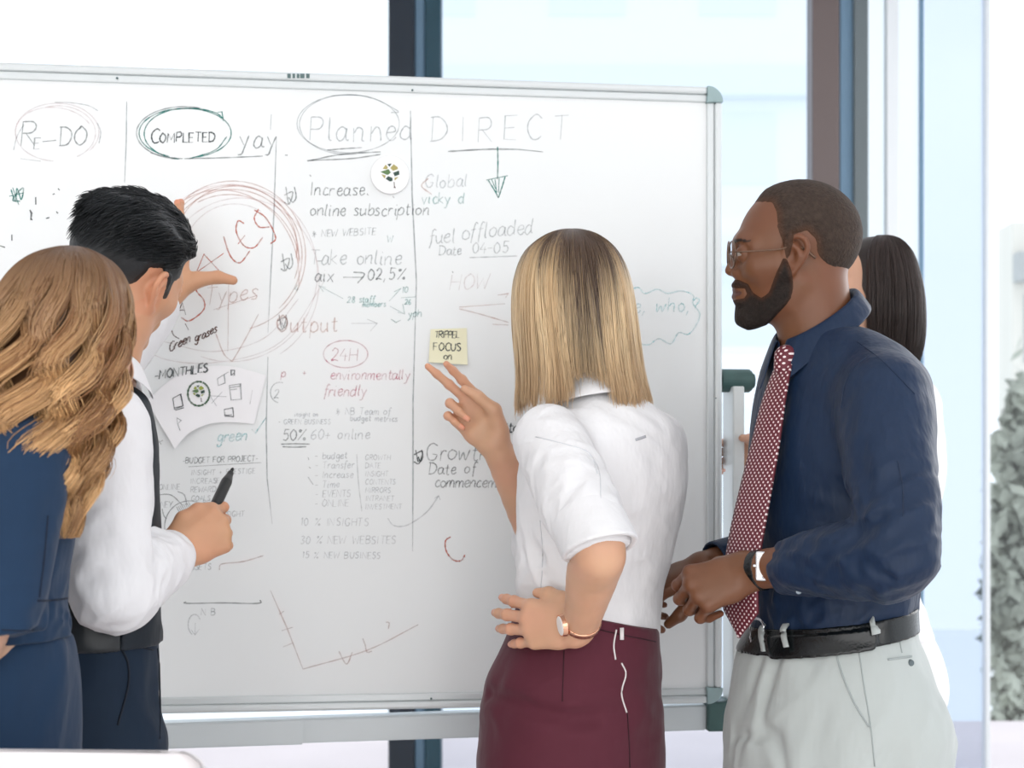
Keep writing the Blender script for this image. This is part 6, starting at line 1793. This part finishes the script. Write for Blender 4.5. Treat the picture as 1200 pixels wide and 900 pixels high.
    def colour(C, s):
        n = len(C); M_ = C.shape[1] // 2
        ph = np.arctan2(C[:, M_, 1] - Y0 + .03, C[:, M_, 0] - tab[6][1])
        cid = np.floor((ph % (2 * math.pi)) / (2 * math.pi) * 22).astype(int); cv = np.random.default_rng(19).uniform(-.75, .75, 23)
        st = cv[cid] + noise(np.stack([ph * 30, ph * 0 + 2, ph * 0], 1), 15) * .5 + np.random.default_rng(9).normal(0, .25, n)
        depth = Z(292, Y0) - C[:, :, 2]
        root_ = np.clip(1.0 - depth / .16 + .25 * st[:, None], 0, 1)[..., None]
        light = np.array([.92, .57, .27]); mid = np.array([.27, .122, .046]); darkc = np.array([.095, .048, .024])
        k = np.clip(.45 + .55 * st, 0, 1)[:, None, None]; tipl = np.clip((depth - .12) / .2, 0, 1)[..., None]
        k = np.clip(k + .25 * tipl - .1, 0, 1)
        base = mid * (1 - k) + light * k
        base = base * (1 - root_) + (darkc * (1 - .45 * k) + np.array([.30, .16, .07]) * .45 * k) * root_
        return base
    ins = [(a_, b1, c1, d1 * .80, e1 * .80) for a_, b1, c1, d1, e1 in tab if a_ > Z(548, Y0)]
    hb = loft(ins, 0, .012)
    face = ell(from_head(O, R, (0, .12, -.03), .95), np.array([.085, .085, .12]), R)
    bV, bQ = sdf_mesh([(hb, 0, 'u'), (face, .01, 's')], .006)
    strand_mesh('hair', C, Rr, s, colour, m_hair_blonde, root, off, (bV, bQ), lambda V: np.tile(np.array([.085, .042, .02]), (len(V), 1)))
    return root
woman_navy()

# ================================================================== woman in white behind the man in navy
def woman_behind():
    Y0 = 2.87
    off = np.array([.70, Y0, 0.0])
    root = thing('person', 'person with straight dark hair and white clothes standing behind the person in the navy shirt', 'person', tuple(off))
    O = P(1004, 352, Y0); R = frame_of((-.93, -.36, .0))
    rows = [(420, 1004, 1042, .045), (440, 988, 1078, .10), (465, 975, 1094, .155), (500, 968, 1101, .165), (560, 962, 1102, .165), (620, 960, 1088, .15), (680, 960, 1072, .14), (715, 960, 1080, .145), (750, 958, 1092, .155)]
    torso = loft(rows_px(rows, Y0, 0), 0, .02)
    neck = chain([from_head(O, R, (0, -.026, -.035)), P(1010, 415, Y0), P(1020, 450, Y0)], [.05, .046, .058], .02, n=4)
    sR, eR, wR = P(1030, 475, Y0 + .16), P(985, 590, Y0 + .16), np.array(board_world(xp0 + .1160, .094, Z(535, 2.93)))
    sL, eL, wL = P(1030, 475, Y0 - .15), P(1040, 600, Y0 - .15), P(1004, 705, Y0 - .17)
    HR = Hand(wR, (-UD[0], -UD[1], .0), (-UD[1], UD[0], .0), True, .95, [(0, 86, 0), (0, 86, 2), (0, 86, 2), (0, 85, 2)], (1, 0, -1, -2),
              thumb=[(.016, .022, -.006), (.048, .030, -.022), (.076, .036, -.064), (.078, .036, -.112), (.108, .036, -.122)])
    HL = Hand(wL, (-.3, .0, -.95), (0, -1, 0), False, .95)
    r_ = (.050, .042, .036, .038, .031, .025)
    aR, aL = arm(sR, eR, wR, r_), arm(sL, eL, wL, r_)
    rs = [(735, 962, 1086, .145), (765, 960, 1100, .16), (800, 958, 1108, .17), (830, 960, 1103, .17), (870, 964, 1086, .16), (900, 966, 1074, .15)]
    sk = rows_px(rs, Y0, 0); hips = loft(sk + [(.55, sk[-1][1], Y0, .09, .14), (.46, sk[-1][1], Y0, .088, .135)], 0, .02)
    c = np.array([sk[-1][1], Y0, 0]); l = lambda s: leg_pts(c + [0, s * .07, .78], c + [0, s * .06, .45], c + [0, s * .06, .10], c + [-.13, s * .06, .03], .8)
    l1, f1 = l(-1); l2, f2 = l(1)
    hd = head_fn(O, R, .96, .92, True)
    items = [(offs(torso, -.014), 0, 'u'), (offs(hips, -.02), .03, 'u'), (neck, .03, 'u'), (hd, .02, 'u'), (aR, .03, 'u'), (aL, .03, 'u'), (HR.S, .016, 'u'), (HL.S, .016, 'u'), (l1, .02, 'u'), (f1, .02, 'u'), (l2, .02, 'u'), (f2, .02, 'u')]
    body(root, off, items, .0028, skin_mat('skin_tan', .46), skin_colour((.60, .345, .235), [(O, R, .96)], [HR, HL], seed=43, brow=(.015, .01, .008)))
    eyes(root, off, O, R, .96, ('dark', (.02, .01, .006)))
    wm = cloth('white_top', (.86, .85, .86), .8, 900, (14, 14, 7), .3, .1, .02); wk = cloth('white_skirt', (.86, .84, .845), .8, 900, (10, 10, 5), .3, .1, .02)
    slv = lambda s, e, w: chain([s, s * .5 + e * .5, e, e * .5 + w * .5], [.056, .052, .048, .043], .01, n=3)
    nk = chain([P(1010, 405, Y0), P(1016, 438, Y0)], [.054, .056], 0)
    sdf_obj('white_top', [(torso, 0, 'u'), (slv(sR, eR, wR), .03, 'u'), (slv(sL, eL, wL), .03, 'u'), (nk, .006, 's'), (S(wrinkle(.0045, stretch((.6, .3, 1), 7, 22), 111), [0] * 3, [1] * 3), 0, 'd'), (halfspace((0, 0, Z(748, Y0)), (0, 0, -1)), .004, 'i')], .0045, wm, root, off)
    sdf_obj('skirt', [(hips, 0, 'u'), (S(wrinkle(.0035, stretch((.2, .1, 1), 3, 9), 113), [0] * 3, [1] * 3), 0, 'd'), (halfspace((0, 0, Z(742, Y0)), (0, 0, 1)), .004, 'i')], .005, wk, root, off, zcoarse=(.8, .012), it=2)
    rng = np.random.default_rng(51)
    hp = [(277, 1026, 1036), (278, 1014, 1046), (281, 1004, 1054), (288, 992, 1062), (300, 980, 1070), (318, 972, 1076), (340, 968, 1081), (365, 966, 1083), (390, 968, 1083), (412, 974, 1080), (432, 984, 1074)]
    tab = []
    for py, L, Rr in hp:
        w = (Rr - L) / 2 / F * Y0; tab.append((Z(py, Y0), ((L + Rr) / 2 - 600) / F * Y0, Y0, w, w * .98 if py < 380 else w * .92))
    def ln(phi, r): return Z(422 + 5 * np.cos(phi) + r.normal(0, 5, len(phi)), Y0)
    def skip(C, phi):
        q = to_head(O, R, .96)(C[:, 9]); return (q[:, 1] > .032 + .045 * (q[:, 2] > .06))
    C, Rr, s = hair_strands(tab, 0, 5200, ln, rng, r0=.0009, layer=(.86, 1.0), wave=(7, .03, .01), clump=.15, seg=16, zroot=.03, skip=skip, jit=.04, stray=.006)
    sv = np.random.default_rng(3).uniform(.6, 1.6, 9000)
    ins = [(a_, b1, c1, d1 * .88, e1 * .88) for a_, b1, c1, d1, e1 in tab if a_ > Z(418, Y0)]
    cutf = halfspace(from_head(O, R, (0, .034, 0), .96), unit(R[:, 1] - .5 * R[:, 2])); bang = ell(from_head(O, R, (0, -.01, .034), .96), np.array([.078, .099, .088]), R)
    bV, bQ = sdf_mesh([(loft(ins, 0, .012), 0, 'u'), (cutf, .006, 'i')], .005)
    strand_mesh('hair', C, Rr, s, lambda C, s: np.array([.030, .019, .016])[None, None] * sv[:len(C), None, None] * np.ones((len(C), C.shape[1], 1)), m_hair_dark, root, off, (bV, bQ), lambda V: np.tile(np.array([.018, .011, .009]), (len(V), 1)))
    return root
woman_behind()

# ------------------------------------------------------------------ white chair in the foreground (only the top of its back shows)
def chair():
    Yc = 1.52; cm = mat('chair_white_shell', (.70, .67, .68), .35, .4); lm = mat('chair_leg_steel', (.6, .62, .64), .3, .5, metal=.8)
    x1 = (241 - 600) / F * Yc; x0 = x1 - .50; zt = Z(870, Yc)
    cx = (x0 + x1) / 2
    r = thing('chair', 'white moulded chair with rounded back at the bottom left corner', 'chair', (cx, Yc, 0), math.radians(-2))
    def shell(name, hw, z0, z1, cr, curve, th, tilt):
        V = []; Q = []; nu, nv = 28, 18
        for b in (0, 1):
            for i in range(nv + 1):
                for j in range(nu + 1):
                    u = j / nu * 2 - 1; v = 1 - (1 - i / nv) ** 2.6
                    z = z0 + (z1 - z0) * v
                    w = hw
                    dz = z1 - z
                    if dz < cr: w = hw - cr + math.sqrt(max(cr * cr - (cr - dz) ** 2, 0))
                    z = z - .010 * u * u * v
                    x = u * w
                    V.append((x, curve * (u * u) + tilt * v + (th if b else 0), z))
        n1 = (nu + 1) * (nv + 1)
        for i in range(nv):
            for j in range(nu):
                a = i * (nu + 1) + j
                Q.append((a, a + 1, a + nu + 2, a + nu + 1)); Q.append((n1 + a, n1 + a + nu + 1, n1 + a + nu + 2, n1 + a + 1))
        for i in range(nv):
            for j in (0, nu):
                a = i * (nu + 1) + j; q = (a, a + nu + 1, n1 + a + nu + 1, n1 + a); Q.append(q if j else q[::-1])
        for j in range(nu):
            for i in (0, nv):
                a = i * (nu + 1) + j; q = (a, n1 + a, n1 + a + 1, a + 1); Q.append(q if i else q[::-1])
        return mesh_np(name, V, Q, cm, r)
    shell('backrest', .25, .47, zt, .028, .05, .014, -.05)
    bm = bmesh.new(); add_box(bm, (-.24, -.46, .44), (.24, .0, .465), .012, 4); obj('seat', bm, cm, r)
    for sx in (-.2, .2):
        for sy in (-.42, -.06):
            tube('leg', [(sx, sy, .44), (sx * 1.1, sy + (-.02 if sy < -.2 else .02), .22), (sx * 1.2, sy + (-.04 if sy < -.2 else .04), .0)], .012, lm, r)
chair()
